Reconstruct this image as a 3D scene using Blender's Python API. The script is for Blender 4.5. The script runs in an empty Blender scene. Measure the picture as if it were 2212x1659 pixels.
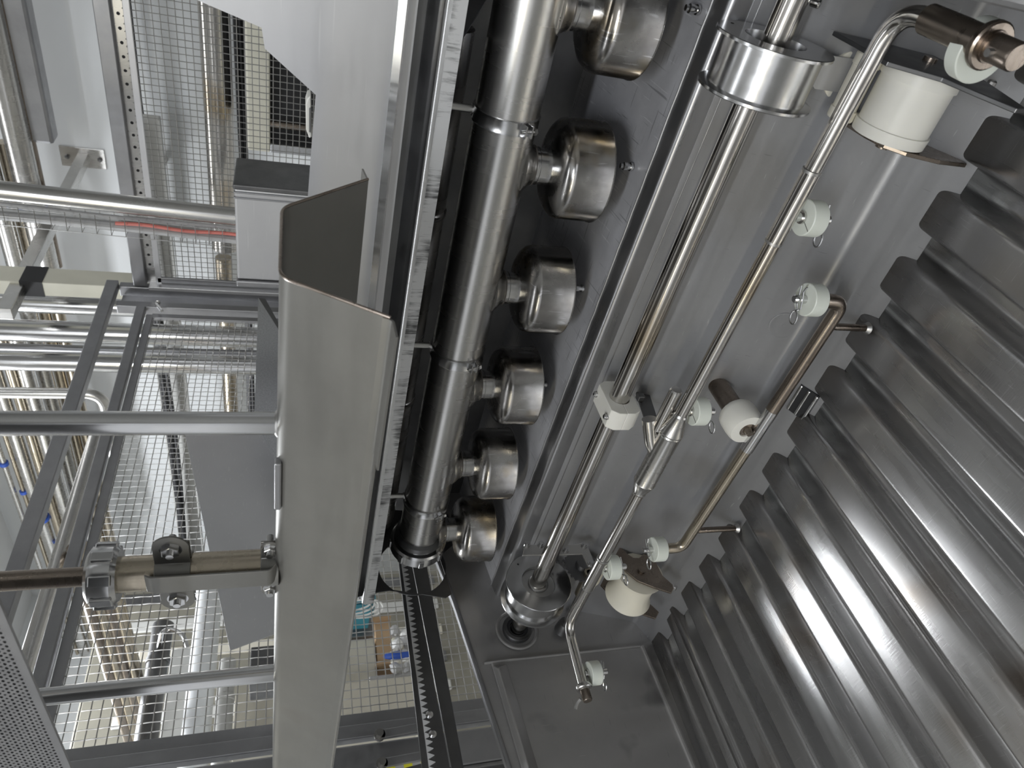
import bpy, math, random
import numpy as np
from mathutils import Vector as V
random.seed(7)
rng = np.random.default_rng(5)
S = bpy.context.scene
COL = S.collection

# ------------------------------------------------------------------ camera
# machine axes: X runs along the tank away from the viewer, Y comes towards
# the viewer, Z is up.  The phone was held turned by 90 degrees.
F, CX, CY = 1533.0, 1106.0, 829.5
Ax = np.array([-516.0, 1850.0, F]); Ax /= np.linalg.norm(Ax)
vb = np.array([-466.0, -1400.0, F]); vb -= Ax * (vb @ Ax)
Ay = -vb / np.linalg.norm(vb)
Az = -np.cross(Ay, Ax)
ROT = np.stack([Ax, Ay, Az])                  # camera (right, down, forward) -> machine
cam = bpy.data.cameras.new('camera')
cam.sensor_fit = 'HORIZONTAL'; cam.sensor_width = 36.0
cam.lens = 36.0 * F / 2212.0
cam.clip_start = 0.02; cam.clip_end = 60
co = bpy.data.objects.new('camera', cam); COL.objects.link(co)
from mathutils import Matrix
right, down, fwd = ROT[:, 0], ROT[:, 1], ROT[:, 2]
co.matrix_world = Matrix(((right[0], -down[0], -fwd[0], 0), (right[1], -down[1], -fwd[1], 0),
                          (right[2], -down[2], -fwd[2], 0), (0, 0, 0, 1)))
S.camera = co
cam.dof.use_dof = True; cam.dof.focus_distance = 1.35; cam.dof.aperture_fstop = 9.0

# ------------------------------------------------------------------ world, lamps, exposure
S.view_settings.view_transform = 'Standard'; S.view_settings.look = 'None'
S.view_settings.gamma = 1.0; S.view_settings.use_curve_mapping = False
S.view_settings.exposure = -0.25
w = bpy.data.worlds.new('hall_light'); S.world = w; w.use_nodes = True
bg = w.node_tree.nodes['Background']
bg.inputs[0].default_value = (0.93, 0.955, 1.0, 1); bg.inputs[1].default_value = 1.05

def lamp(name, loc, aim, sx, sy, power, col):
    l = bpy.data.lights.new(name, 'AREA'); l.shape = 'RECTANGLE'
    l.size = sx; l.size_y = sy; l.energy = power; l.color = col
    o = bpy.data.objects.new(name, l); COL.objects.link(o); o.location = loc
    d = (V(aim) - V(loc)).normalized(); z = -d
    x = V((1, 0, 0)); y = z.cross(x).normalized(); x = y.cross(z)
    o.matrix_world = Matrix(((x.x, y.x, z.x, loc[0]), (x.y, y.y, z.y, loc[1]), (x.z, y.z, z.z, loc[2]), (0, 0, 0, 1)))
    return o
# ceiling luminaires of the hall (long tubes parallel to the machine)
LAMPS = [('tube_lamp_warm', (1.2, 3.2, 1.98), (1.0, -0.9, -0.6), 3.2, 0.12, 45, (1.0, 0.93, 0.74)),
         ('tube_lamp_front', (0.1, 2.45, 2.25), (0.6, -1.0, -0.55), 1.9, 0.18, 120, (0.90, 0.94, 1.0)),
         ('tube_lamp_over', (1.6, -0.35, 2.45), (1.6, -0.4, -0.6), 3.0, 0.14, 12, (0.93, 0.96, 1.0)),
         ('tube_lamp_rear', (5.3, -2.5, 2.45), (5.3, -2.5, -0.6), 2.6, 0.9, 230, (0.93, 0.96, 1.0)),
         ('tube_lamp_wall', (2.4, -4.3, 2.5), (2.4, -4.6, -0.6), 4.4, 0.14, 18, (0.97, 0.98, 1.0)),
         ('tube_lamp_end', (7.2, -1.0, 2.5), (7.2, -1.0, -0.6), 0.3, 3.0, 20, (1.0, 0.96, 0.84))]
for a in LAMPS: lamp(*a)

# ------------------------------------------------------------------ helpers
def ray(px, py): return ROT @ np.array([(px - CX) / F, (py - CY) / F, 1.0])
def at(px, py, **k):
    (ax, v), = k.items(); d = ray(px, py); return d * (v / d['XYZ'.index(ax)])

def arr(p): return np.asarray(p, float)
def unit(v): v = arr(v); return v / np.linalg.norm(v)
def basis(d):
    d = unit(d); a = np.array([0, 0, 1.0]) if abs(d[2]) < .9 else np.array([1.0, 0, 0])
    u = unit(np.cross(a, d)); return u, np.cross(d, u)

class MB:
    def __init__(s): s.v = []; s.f = []
    def add(s, vs, fs):
        n = len(s.v); s.v.extend([tuple(map(float, p)) for p in vs]); s.f.extend([tuple(i + n for i in f) for f in fs]); return s
    def box(s, c, size, ax=None):
        c = arr(c); h = arr(size) / 2
        ax = np.eye(3) if ax is None else [unit(a) for a in ax]
        vs = [c + ax[0] * h[0] * i + ax[1] * h[1] * j + ax[2] * h[2] * k for i in (-1, 1) for j in (-1, 1) for k in (-1, 1)]
        return s.add(vs, [(0, 1, 3, 2), (4, 6, 7, 5), (0, 4, 5, 1), (2, 3, 7, 6), (0, 2, 6, 4), (1, 5, 7, 3)])
    def bb(s, a, b):
        a, b = arr(a), arr(b); return s.box((a + b) / 2, np.abs(b - a))
    def bar(s, p, q, wd, ht, up=(0, 0, 1)):
        p, q = arr(p), arr(q); d = unit(q - p); u = arr(up) - d * (arr(up) @ d); u = unit(u); v = np.cross(d, u)
        return s.box((p + q) / 2, (np.linalg.norm(q - p), wd, ht), (d, v, u))
    def rings(s, rs, closed=False, capa=True, capb=True):
        n = len(rs[0]); vs = [p for r in rs for p in r]; fs = []
        m = len(rs)
        for i in range(m if closed else m - 1):
            a, b = i * n, ((i + 1) % m) * n
            for j in range(n):
                k = (j + 1) % n; fs.append((a + j, a + k, b + k, b + j))
        if not closed:
            if capa: fs.append(tuple(range(n - 1, -1, -1)))
            if capb: fs.append(tuple((m - 1) * n + j for j in range(n)))
        return s.add(vs, fs)
    def tube(s, pts, r, n=16, closed=False, caps=True):
        pts = [arr(p) for p in pts]; m = len(pts); rr = r if isinstance(r, (list, tuple)) else [r] * m
        u = None; rs = []
        for i, p in enumerate(pts):
            if closed: d = unit(pts[(i + 1) % m] - pts[i - 1])
            elif i == 0: d = unit(pts[1] - p)
            elif i == m - 1: d = unit(p - pts[i - 1])
            else: d = unit(unit(pts[i + 1] - p) + unit(p - pts[i - 1]))
            if u is None: u, v = basis(d)
            else: u = unit(u - d * (u @ d)); v = np.cross(d, u)
            rs.append([p + rr[i] * (u * math.cos(t) + v * math.sin(t)) for t in np.linspace(0, 2 * math.pi, n, endpoint=False)])
        return s.rings(rs, closed, caps, caps)
    def cyl(s, p, q, r, n=20, r2=None): return s.tube([p, q], [r, r if r2 is None else r2], n)
    def lathe(s, p, d, prof, n=28, closed=False):
        p, d = arr(p), unit(d); u, v = basis(d)
        rs = [[p + d * t + r * (u * math.cos(a) + v * math.sin(a)) for a in np.linspace(0, 2 * math.pi, n, endpoint=False)] for t, r in prof]
        return s.rings(rs, closed)
    def prism(s, poly, vec):
        poly = [arr(p) for p in poly]; vec = arr(vec); n = len(poly)
        vs = poly + [p + vec for p in poly]
        fs = [tuple(range(n - 1, -1, -1)), tuple(range(n, 2 * n))] + [(i, (i + 1) % n, n + (i + 1) % n, n + i) for i in range(n)]
        return s.add(vs, fs)
    def ngon_hole(s, outer, hole, vec):
        # plate with one hole: both loops have the same number of points, matched in order
        n = len(outer); o = [arr(p) for p in outer]; h = [arr(p) for p in hole]; vec = arr(vec)
        vs = o + h + [p + vec for p in o] + [p + vec for p in h]; fs = []
        for i in range(n):
            j = (i + 1) % n
            fs += [(i, j, n + j, n + i), (2 * n + i, 3 * n + i, 3 * n + j, 2 * n + j), (i, 2 * n + i, 2 * n + j, j), (n + i, n + j, 3 * n + j, 3 * n + i)]
        return s.add(vs, fs)
    def sheet(s, sec, x0, x1, th, zt=0.0, nx=2):
        # folded sheet: (Y, Z) section extruded along X with thickness th; zt = rise per metre
        sec = [arr(p) for p in sec]; m = len(sec); off = []
        for i in range(m):
            a = sec[max(i - 1, 0)]; b = sec[min(i + 1, m - 1)]
            d = unit(b - a); off.append(sec[i] + th * np.array([-d[1], d[0]]))
        loop = sec + off[::-1]
        rs = [[(x, p[0], p[1] + zt * x) for p in loop] for x in np.linspace(x0, x1, nx)]
        return s.rings(rs)
    def build(s, name, mat, parent=None, smooth=35, bevel=0, bseg=2):
        o0 = arr((0, 0, 0)); q = parent
        while q is not None: o0 = o0 + arr(q.location); q = q.parent
        me = bpy.data.meshes.new(name); me.from_pydata([tuple(arr(p) - o0) for p in s.v], [], s.f)
        me.validate(); me.update()
        import bmesh
        b = bmesh.new(); b.from_mesh(me); bmesh.ops.recalc_face_normals(b, faces=b.faces); b.to_mesh(me); b.free()
        o = bpy.data.objects.new(name, me); COL.objects.link(o)
        me.materials.append(M[mat]); o.parent = parent
        if smooth:
            me.polygons.foreach_set('use_smooth', [True] * len(me.polygons)); me.set_sharp_from_angle(angle=math.radians(smooth))
        if bevel:
            md = o.modifiers.new('bevel', 'BEVEL'); md.width = bevel; md.segments = bseg; md.limit_method = 'ANGLE'; md.angle_limit = math.radians(40)
            md.harden_normals = False
        return o

def fillet(pts, rad, k=6):
    pts = [arr(p) for p in pts]; out = [pts[0]]
    for i in range(1, len(pts) - 1):
        a, b, c = pts[i - 1], pts[i], pts[i + 1]
        r = min(rad, .48 * np.linalg.norm(a - b), .48 * np.linalg.norm(c - b))
        p, q = b + unit(a - b) * r, b + unit(c - b) * r
        for t in np.linspace(0, 1, k): out.append((1 - t) ** 2 * p + 2 * t * (1 - t) * b + t * t * q)
    out.append(pts[-1]); return out

def tag(o, label=None, cat=None, group=None, kind=None):
    if label: o['label'] = label
    if cat: o['category'] = cat
    if group: o['group'] = group
    if kind: o['kind'] = kind
    return o
def thing(name, label, cat, loc, group=None):
    o = bpy.data.objects.new(name, None); COL.objects.link(o); o.location = tuple(map(float, loc))
    o.empty_display_size = .05
    return tag(o, label, cat, group)

# ------------------------------------------------------------------ materials
M = {}
def nodes(name):
    m = bpy.data.materials.new(name); m.use_nodes = True; nt = m.node_tree
    return m, nt, nt.nodes['Principled BSDF']
def steel(name, c1, c2, rough=(.28, .45), scale=5.0, stretch=(1, 1, 1), brush=None, bump=.06, metallic=1.0, scratch=0.0, spots=None, lines=None, ends=None):
    m, nt, b = nodes(name); N, L = nt.nodes.new, nt.links.new
    tc = N('ShaderNodeTexCoord'); mp = N('ShaderNodeMapping'); mp.inputs['Scale'].default_value = stretch
    L(tc.outputs['Object'], mp.inputs[0])
    n1 = N('ShaderNodeTexNoise'); n1.inputs['Scale'].default_value = scale; n1.inputs['Detail'].default_value = 6; n1.inputs['Roughness'].default_value = .6
    L(mp.outputs[0], n1.inputs['Vector'])
    r1 = N('ShaderNodeValToRGB'); r1.color_ramp.elements[0].position = .3; r1.color_ramp.elements[1].position = .7
    r1.color_ramp.elements[0].color = (*c1, 1); r1.color_ramp.elements[1].color = (*c2, 1)
    L(n1.outputs[0], r1.inputs[0])
    colout = r1.outputs[0]
    if spots:
        # water stains / heat tint with a shape of their own
        n3 = N('ShaderNodeTexNoise'); n3.inputs['Scale'].default_value = spots[0]; n3.inputs['Detail'].default_value = 3
        L(tc.outputs['Object'], n3.inputs['Vector'])
        r3 = N('ShaderNodeValToRGB'); r3.color_ramp.elements[0].position = spots[1]; r3.color_ramp.elements[1].position = spots[1] + .12
        L(n3.outputs[0], r3.inputs[0])
        mx = N('ShaderNodeMixRGB'); mx.inputs['Color2'].default_value = (*spots[2], 1)
        L(r3.outputs[0], mx.inputs['Fac']); L(colout, mx.inputs['Color1']); colout = mx.outputs[0]
    for rot, sc, lo, amt in (lines or []):
        # thin scratches: strongly stretched noise, thresholded
        mpl = N('ShaderNodeMapping'); mpl.inputs['Rotation'].default_value = rot; mpl.inputs['Scale'].default_value = sc
        L(tc.outputs['Object'], mpl.inputs[0]); nl = N('ShaderNodeTexNoise'); nl.inputs['Scale'].default_value = 1; nl.inputs['Detail'].default_value = 1
        L(mpl.outputs[0], nl.inputs['Vector'])
        rl = N('ShaderNodeValToRGB'); rl.color_ramp.elements[0].position = lo; rl.color_ramp.elements[1].position = lo + .05
        rl.color_ramp.elements[1].color = (abs(amt),) * 3 + (1,); rl.color_ramp.elements[0].color = (0, 0, 0, 1)
        L(nl.outputs[0], rl.inputs[0]); mx = N('ShaderNodeMixRGB'); mx.inputs['Color2'].default_value = (.9, .9, .9, 1) if amt > 0 else (.1, .1, .1, 1)
        L(rl.outputs[0], mx.inputs['Fac']); L(colout, mx.inputs['Color1']); colout = mx.outputs[0]
    if ends:
        # brown heat tint on the ends of the crests
        sp = N('ShaderNodeSeparateXYZ'); L(tc.outputs['Object'], sp.inputs[0])
        ne = N('ShaderNodeTexNoise'); ne.inputs['Scale'].default_value = 14; L(tc.outputs['Object'], ne.inputs['Vector'])
        m1 = N('ShaderNodeMath'); m1.operation = 'MULTIPLY_ADD'; m1.inputs[1].default_value = .16; L(ne.outputs[0], m1.inputs[0]); L(sp.outputs[1], m1.inputs[2])
        f1 = N('ShaderNodeMapRange'); f1.inputs[1].default_value = ends[0]; f1.inputs[2].default_value = ends[1]; f1.inputs[3].default_value = .85; f1.inputs[4].default_value = 0
        L(m1.outputs[0], f1.inputs[0])
        f2 = N('ShaderNodeMapRange'); f2.inputs[1].default_value = ends[2]; f2.inputs[2].default_value = ends[2] + .012; L(sp.outputs[2], f2.inputs[0])
        m2 = N('ShaderNodeMath'); m2.operation = 'MULTIPLY'; L(f1.outputs[0], m2.inputs[0]); L(f2.outputs[0], m2.inputs[1])
        mx = N('ShaderNodeMixRGB'); mx.inputs['Color2'].default_value = (.33, .28, .225, 1); L(m2.outputs[0], mx.inputs['Fac']); L(colout, mx.inputs['Color1']); colout = mx.outputs[0]
    L(colout, b.inputs['Base Color'])
    b.inputs['Metallic'].default_value = metallic
    mr = N('ShaderNodeMapRange'); mr.inputs[1].default_value = .3; mr.inputs[2].default_value = .7
    mr.inputs[3].default_value = rough[0]; mr.inputs[4].default_value = rough[1]
    n2 = N('ShaderNodeTexNoise'); n2.inputs['Scale'].default_value = 1.0; n2.inputs['Detail'].default_value = 4
    mp2 = N('ShaderNodeMapping'); mp2.inputs['Scale'].default_value = brush or (9, 9, 9)
    L(tc.outputs['Object'], mp2.inputs[0]); L(mp2.outputs[0], n2.inputs['Vector'])
    L(n2.outputs[0], mr.inputs[0]); L(mr.outputs[0], b.inputs['Roughness'])
    bp = N('ShaderNodeBump'); bp.inputs['Strength'].default_value = bump; bp.inputs['Distance'].default_value = .0006
    L(n2.outputs[0], bp.inputs['Height']); L(bp.outputs[0], b.inputs['Normal'])
    if scratch:
        vo = N('ShaderNodeTexNoise'); vo.inputs['Scale'].default_value = 1; vo.inputs['Detail'].default_value = 2
        mp3 = N('ShaderNodeMapping'); mp3.inputs['Scale'].default_value = (30, 420, 420); mp3.inputs['Rotation'].default_value = (.3, .5, .7)
        L(tc.outputs['Object'], mp3.inputs[0]); L(mp3.outputs[0], vo.inputs['Vector'])
        bp2 = N('ShaderNodeBump'); bp2.inputs['Strength'].default_value = scratch; bp2.inputs['Distance'].default_value = .0003
        L(vo.outputs[0], bp2.inputs['Height']); L(bp.outputs[0], bp2.inputs['Normal']); L(bp2.outputs[0], b.inputs['Normal'])
    M[name] = m; return m
def plain(name, c, rough=.5, metallic=0.0, var=.06, scale=8, spec=.5, bump=0, emit=0, trans=0):
    m, nt, b = nodes(name); N, L = nt.nodes.new, nt.links.new
    tc = N('ShaderNodeTexCoord'); n1 = N('ShaderNodeTexNoise'); n1.inputs['Scale'].default_value = scale; n1.inputs['Detail'].default_value = 5
    L(tc.outputs['Object'], n1.inputs['Vector'])
    r1 = N('ShaderNodeValToRGB'); r1.color_ramp.elements[0].position = .3; r1.color_ramp.elements[1].position = .7
    r1.color_ramp.elements[0].color = (*[max(0, x * (1 - var)) for x in c], 1); r1.color_ramp.elements[1].color = (*[min(1, x * (1 + var)) for x in c], 1)
    L(n1.outputs[0], r1.inputs[0]); L(r1.outputs[0], b.inputs['Base Color'])
    b.inputs['Roughness'].default_value = rough; b.inputs['Metallic'].default_value = metallic
    b.inputs['Specular IOR Level'].default_value = spec
    if bump:
        bp = N('ShaderNodeBump'); bp.inputs['Strength'].default_value = bump; bp.inputs['Distance'].default_value = .003
        L(n1.outputs[0], bp.inputs['Height']); L(bp.outputs[0], b.inputs['Normal'])
    if trans: b.inputs['Subsurface Weight'].default_value = trans; b.inputs['Subsurface Radius'].default_value = (.02, .02, .015); b.inputs['Subsurface Scale'].default_value = .5
    if emit: b.inputs['Emission Color'].default_value = (*c, 1); b.inputs['Emission Strength'].default_value = emit
    M[name] = m; return m

steel('tank_steel', (.28, .28, .285), (.35, .35, .355), (.36, .48), 3.0, brush=(3, 60, 60), bump=.03, metallic=.65, spots=(4.5, .60, (.27, .265, .26)), lines=[((0, .3, .4), (420, 30, 30), .74, -.3), ((0, .2, -.7), (30, 30, 480), .75, .2)])
steel('deck_steel', (.40, .40, .42), (.54, .54, .56), (.34, .46), 9.0, metallic=.3, lines=[((0, 0, .6), (260, 14, 14), .68, .3), ((0, 0, -.5), (14, 300, 14), .68, -.5), ((0, 0, 1.2), (220, 10, 10), .69, -.5)], brush=(30, 30, 30), bump=.03, scratch=.25)
steel('end_steel', (.40, .395, .39), (.50, .49, .48), (.34, .48), 3.0, metallic=.75, brush=(20, 20, 4), bump=.03, spots=(7.0, .62, (.27, .265, .26)), lines=[((.4, 0, 0), (22, 22, 420), .74, -.4), ((-.3, 0, 0), (22, 420, 22), .74, .2)])
steel('floor_steel', (.42, .41, .40), (.54, .54, .54), (.22, .34), 3.5, metallic=.92, stretch=(1, .4, 1), brush=(30, 3, 30), bump=.04, scratch=.2, spots=(5.0, .60, (.34, .31, .28)), ends=(.10, .22, .045), lines=[((0, 0, .35), (24, 700, 24), .72, .35), ((0, 0, -.25), (30, 600, 30), .72, .3), ((0, 0, 1.0), (500, 22, 22), .735, .4)])
steel('panel_steel', (.64, .64, .655), (.72, .72, .73), (.40, .50), 2.5, metallic=.8, brush=(4, 40, 40), bump=.02, lines=[((0, .1, 0), (5, 40, 170), .69, .25), ((0, 1.3, 0), (9, 60, 240), .72, .35)])
steel('hood_steel', (.25, .245, .23), (.31, .305, .285), (.38, .48), 4.0, metallic=.85, brush=(5, 30, 30), bump=.02, spots=(6.0, .62, (.27, .26, .24)))
steel('pipe_steel', (.56, .55, .53), (.64, .63, .61), (.25, .29), 6.0, stretch=(.3, 1, 1), brush=(25, 4, 4), bump=0)
steel('shaft_steel', (.60, .58, .55), (.68, .66, .63), (.12, .22), 5.0, brush=(6, 60, 60), bump=.01, spots=(2.5, .56, (.50, .42, .31)))
steel('polished_steel', (.58, .58, .58), (.66, .66, .66), (.16, .26), 5.0, brush=(80, 9, 9), bump=.01)
steel('flange_steel', (.38, .38, .385), (.46, .46, .465), (.26, .34), 6.0, brush=(3, 60, 60), bump=.01, metallic=.95)
steel('wheel_face', (.50, .50, .49), (.58, .57, .56), (.34, .44), 8.0, brush=(20, 20, 20), bump=.01)
steel('cup_steel', (.30, .285, .275), (.50, .49, .475), (.14, .34), 14.0, brush=(24, 24, 24), bump=.25, spots=(11.0, .54, (.36, .31, .235)), lines=[((.3, .2, .6), (200, 20, 20), .70, .4), ((.9, 0, -.5), (20, 220, 20), .71, .4)])
steel('brown_steel', (.24, .20, .17), (.36, .31, .26), (.22, .36), 7.0, brush=(6, 60, 60), bump=.02)
steel('gold_steel', (.42, .37, .29), (.54, .48, .39), (.20, .32), 7.0, brush=(6, 60, 60), bump=.02)
steel('frame_steel', (.34, .34, .35), (.42, .42, .43), (.38, .5), 5.0, brush=(30, 30, 30), bump=.02)
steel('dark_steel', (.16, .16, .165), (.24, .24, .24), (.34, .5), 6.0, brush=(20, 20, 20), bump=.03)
steel('wire_steel', (.40, .395, .38), (.52, .51, .50), (.34, .44), 20.0, bump=.0)
steel('galvanised_steel', (.50, .51, .53), (.70, .71, .73), (.34, .5), 160.0, brush=(90, 90, 90), bump=.05)
steel('bright_steel', (.74, .74, .74), (.86, .86, .86), (.4, .5), 30.0, bump=0, metallic=.1)
plain('white_plastic', (.80, .785, .72), .42, var=.02, trans=.15)
plain('green_white_plastic', (.74, .77, .70), .38, var=.02, trans=.15)
plain('cream_plastic', (.78, .74, .62), .45, var=.04, trans=.1)
plain('wall_paint', (.80, .82, .83), .55, var=.02, scale=2)
plain('hall_paint', (.42, .42, .41), .6, var=.03, scale=2)
plain('ceiling_paint', (.82, .82, .82), .7, var=.02, scale=2)
plain('floor_coating', (.42, .41, .38), .5, var=.1, scale=3)
plain('black_rubber', (.02, .02, .022), .5, var=.2)
plain('dark_void', (.012, .012, .013), .7, var=.2)
plain('grey_paint', (.50, .50, .48), .5, var=.04)
plain('beige_paint', (.55, .52, .44), .5, var=.05)
plain('cream_paint', (.80, .78, .66), .5, var=.04)
plain('machine_paint', (.20, .19, .155), .5, var=.15, scale=3)
plain('cardboard', (.52, .36, .22), .8, var=.1)
plain('teal_plastic', (.05, .26, .34), .4)
plain('blue_plastic', (.03, .09, .42), .4)
plain('red_plastic', (.75, .22, .18), .45)
plain('yellow_paint', (.85, .80, .05), .5)
plain('cable_grey', (.50, .50, .50), .5)
plain('cable_white', (.82, .82, .80), .45)
plain('gasket', (.10, .09, .08), .5)

def strip_material():
    m, nt, b = nodes('marked_strip'); N, L = nt.nodes.new, nt.links.new
    tc = N('ShaderNodeTexCoord'); mp = N('ShaderNodeMapping'); mp.inputs['Scale'].default_value = (95, 4, 9)
    L(tc.outputs['Object'], mp.inputs[0]); n = N('ShaderNodeTexNoise'); n.inputs['Scale'].default_value = 1; n.inputs['Detail'].default_value = 5; n.inputs['Roughness'].default_value = .75
    L(mp.outputs[0], n.inputs['Vector'])
    mpb = N('ShaderNodeMapping'); mpb.inputs['Scale'].default_value = (9, 2, 20); L(tc.outputs['Object'], mpb.inputs[0])
    n2 = N('ShaderNodeTexNoise'); n2.inputs['Scale'].default_value = 1; n2.inputs['Detail'].default_value = 2; L(mpb.outputs[0], n2.inputs['Vector'])
    ad = N('ShaderNodeMath'); ad.operation = 'ADD'; L(n.outputs[0], ad.inputs[0]); L(n2.outputs[0], ad.inputs[1])
    r = N('ShaderNodeValToRGB'); r.color_ramp.elements[0].position = .50; r.color_ramp.elements[1].position = .60
    r.color_ramp.elements[0].color = (.74, .74, .74, 1); r.color_ramp.elements[1].color = (.13, .13, .13, 1)
    mh = N('ShaderNodeMath'); mh.operation = 'MULTIPLY'; mh.inputs[1].default_value = .5
    L(ad.outputs[0], mh.inputs[0]); L(mh.outputs[0], r.inputs[0]); L(r.outputs[0], b.inputs['Base Color'])
    b.inputs['Metallic'].default_value = .45; b.inputs['Roughness'].default_value = .42
    M['marked_strip'] = m
strip_material()

# ------------------------------------------------------------------ the hall (setting)
FZ = -1.75
def struct(name, mb, mat, **k): return tag(mb.build(name, mat, None, **k), kind='structure')
struct('floor', MB().bb((-3, -5.6, FZ - .1), (8.2, 3.5, FZ)), 'floor_coating', smooth=0)
struct('ceiling', MB().bb((-3, -5.6, 2.75), (8.2, 3.5, 2.85)), 'ceiling_paint', smooth=0)
struct('wall_rear', MB().bb((-3, -5.6, FZ), (8.2, -5.5, 2.75)), 'wall_paint', smooth=0)
struct('wall_end', MB().bb((8.1, -5.5, FZ), (8.2, 3.5, 2.75)), 'wall_paint', smooth=0)

# front wall with windows added for daylight and reflections; wall at near end
struct('wall_front', MB().bb((-3, 3.5, FZ), (8.2, 3.6, .25)).bb((-3, 3.5, 1.75), (8.2, 3.6, 2.75)), 'hall_paint', smooth=0)
struct('wall_near', MB().bb((-3.1, -5.6, FZ), (-3.0, 3.6, 2.75)), 'hall_paint', smooth=0)
for k, x in enumerate((-2.9, -1.1, .7, 2.5, 4.3, 6.1, 7.9)):
    struct('added_window_%d' % (k + 1), MB().bb((x - .06, 3.51, .25), (x + .06, 3.59, 1.75)), 'wall_paint', smooth=0)
# housings of the luminaires (the tubes themselves are the lamps above)
for (nm, loc, aim, sx, sy, *_), lb in zip(LAMPS, ['close to the front wall', 'above the photographer in front of the tank', 'above the sheet metal hood', 'behind the tank above the pipes', 'along the white rear wall', 'across the hall beyond the mesh guard']):
    sx2, sy2 = (sx, sy)
    t = thing('ceiling_lamp', 'long white tube lamp on the ceiling ' + lb, 'lamp', (loc[0], loc[1], loc[2]), 'ceiling tube lamps')
    MB().bb((loc[0] - sx2 / 2 - .05, loc[1] - sy2 / 2 - .04, loc[2] + .03), (loc[0] + sx2 / 2 + .05, loc[1] + sy2 / 2 + .04, loc[2] + .09)).build('housing', 'wall_paint', t, smooth=0, bevel=.01)
    for s_ in (-1, 1):
        off = (s_ * sx2 * .35, 0) if sx2 > sy2 else (0, s_ * sy2 * .35)
        MB().cyl((loc[0] + off[0], loc[1] + off[1], loc[2] + .085), (loc[0] + off[0], loc[1] + off[1], 2.75), .008).build('hanger_rod', 'frame_steel', t)

# ------------------------------------------------------------------ tank
XE = 1.615                                   # inner face of the end wall
X0 = -.45
ZT = .0290                                   # fall of the deck edge towards the viewer
def zf(x): return -.5890 + ZT * x            # height of the deck's front fold
tank = thing('tank', 'large grey stainless steel tank with a corrugated floor under the pipes', 'tank', (XE, -.9, -1.0))
z0 = -.5890
MB().sheet([(-1.36, z0 + .040), (-1.034, z0 + .003)], X0, XE, -.003, ZT).build('deck_panel', 'deck_steel', tank)
nose = fillet([(-1.036, z0 + .0065), (-1.000, z0 + .0005), (-.991, z0 - .045)], .008, 8)
MB().sheet(nose, X0, XE, -.003, ZT).build('edge_flange', 'flange_steel', tank, smooth=60)
# weld bead along the flange
MB().tube([(x, -1.036 + random.uniform(-.0012, .0012), zf(x) + .0075) for x in np.linspace(X0, XE, 90)], .0018, 6).build('weld_bead', 'tank_steel', tank)
def wall_section(x): return fillet([(-.992, z0 - .030 + ZT * x), (-.889, -.888 - .012 * x), (-.795, -.945)], .009, 6)
def loft(xa, xb, sec, th):
    mb = MB(); rs = []
    for x in (xa, xb):
        q = sec(x); off = []
        for i in range(len(q)):
            d = unit(q[min(i + 1, len(q) - 1)] - q[max(i - 1, 0)]); off.append(q[i] + th * np.array([-d[1], d[0]]))
        rs.append([(x, p[0], p[1]) for p in list(q) + off[::-1]])
    return mb.rings(rs)
loft(X0, XE, wall_section, -.003).build('side_wall', 'tank_steel', tank, smooth=60)
MB().tube([(x, -.9905 + .001, z0 - .040 + ZT * x) for x in np.linspace(X0, XE, 12)], .0013, 6).build('seam', 'dark_steel', tank)
# end wall
ew = [(-1.36, -.36), (-.993, -.428), (-.57, -.482), (-.25, -.515), (-.25, -.98), (-1.36, -.98)]
MB().prism([(XE, y, z) for y, z in ew], (.004, 0, 0)).build('end_wall', 'end_steel', tank, smooth=0)
rim = [(XE + .002, y, z) for y, z in ew[:4]]
for a, b in zip(rim, rim[1:]): pass
mb = MB(); mb.tube(rim, .006, 10); mb.build('rolled_rim', 'frame_steel', tank)
mb = MB()
for a, b in zip(rim, rim[1:]): mb.prism([a, b, (b[0] + .03, b[1], b[2]), (a[0] + .03, a[1], a[2])], (0, 0, -.004))
mb.build('rim_flange', 'frame_steel', tank, smooth=0)
# raised near panel of the end wall with its long bead
pn = [(-.815, -.488), (-.25, -.53), (-.25, -.925), (-.813, -.90)]
MB().prism([(XE - .008, y, z) for y, z in pn], (.008, 0, 0)).build('end_panel', 'end_steel', tank, smooth=0, bevel=.005, bseg=3)
b0 = [(XE - .007, -.806, -.489), (XE - .007, -.806, -.527), (XE - .026, -.790, -.498)]
b1 = [(XE - .007, -.25, -.530), (XE - .007, -.25, -.568), (XE - .026, -.25, -.539)]
mb = MB(); mb.rings([b0, b1]); mb.build('stiffening_bead', 'end_steel', tank, smooth=0, bevel=.004, bseg=3)
MB().tube([(XE - .010, -.812, -.899), (XE - .012, -.55, -.908), (XE - .012, -.25, -.92)], .007, 10).build('lower_fold', 'end_steel', tank)
# vertical fold line in the end wall
MB().bb((XE - .010, -.818, -.90), (XE, -.812, -.47)).build('fold_line', 'end_steel', tank, smooth=0, bevel=.003)
MB().bb((-.45, -1.0, -.43), (.075, -.67, -.425)).build('near_shade_plate', 'tank_steel', tank, smooth=0)  # plate out of view, added to shade the near end of the tank
MB().bb((-.20, -.76, -.93), (.052, -.60, -.46)).build('near_end_frame', 'tank_steel', tank, smooth=0, bevel=.006)
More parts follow.
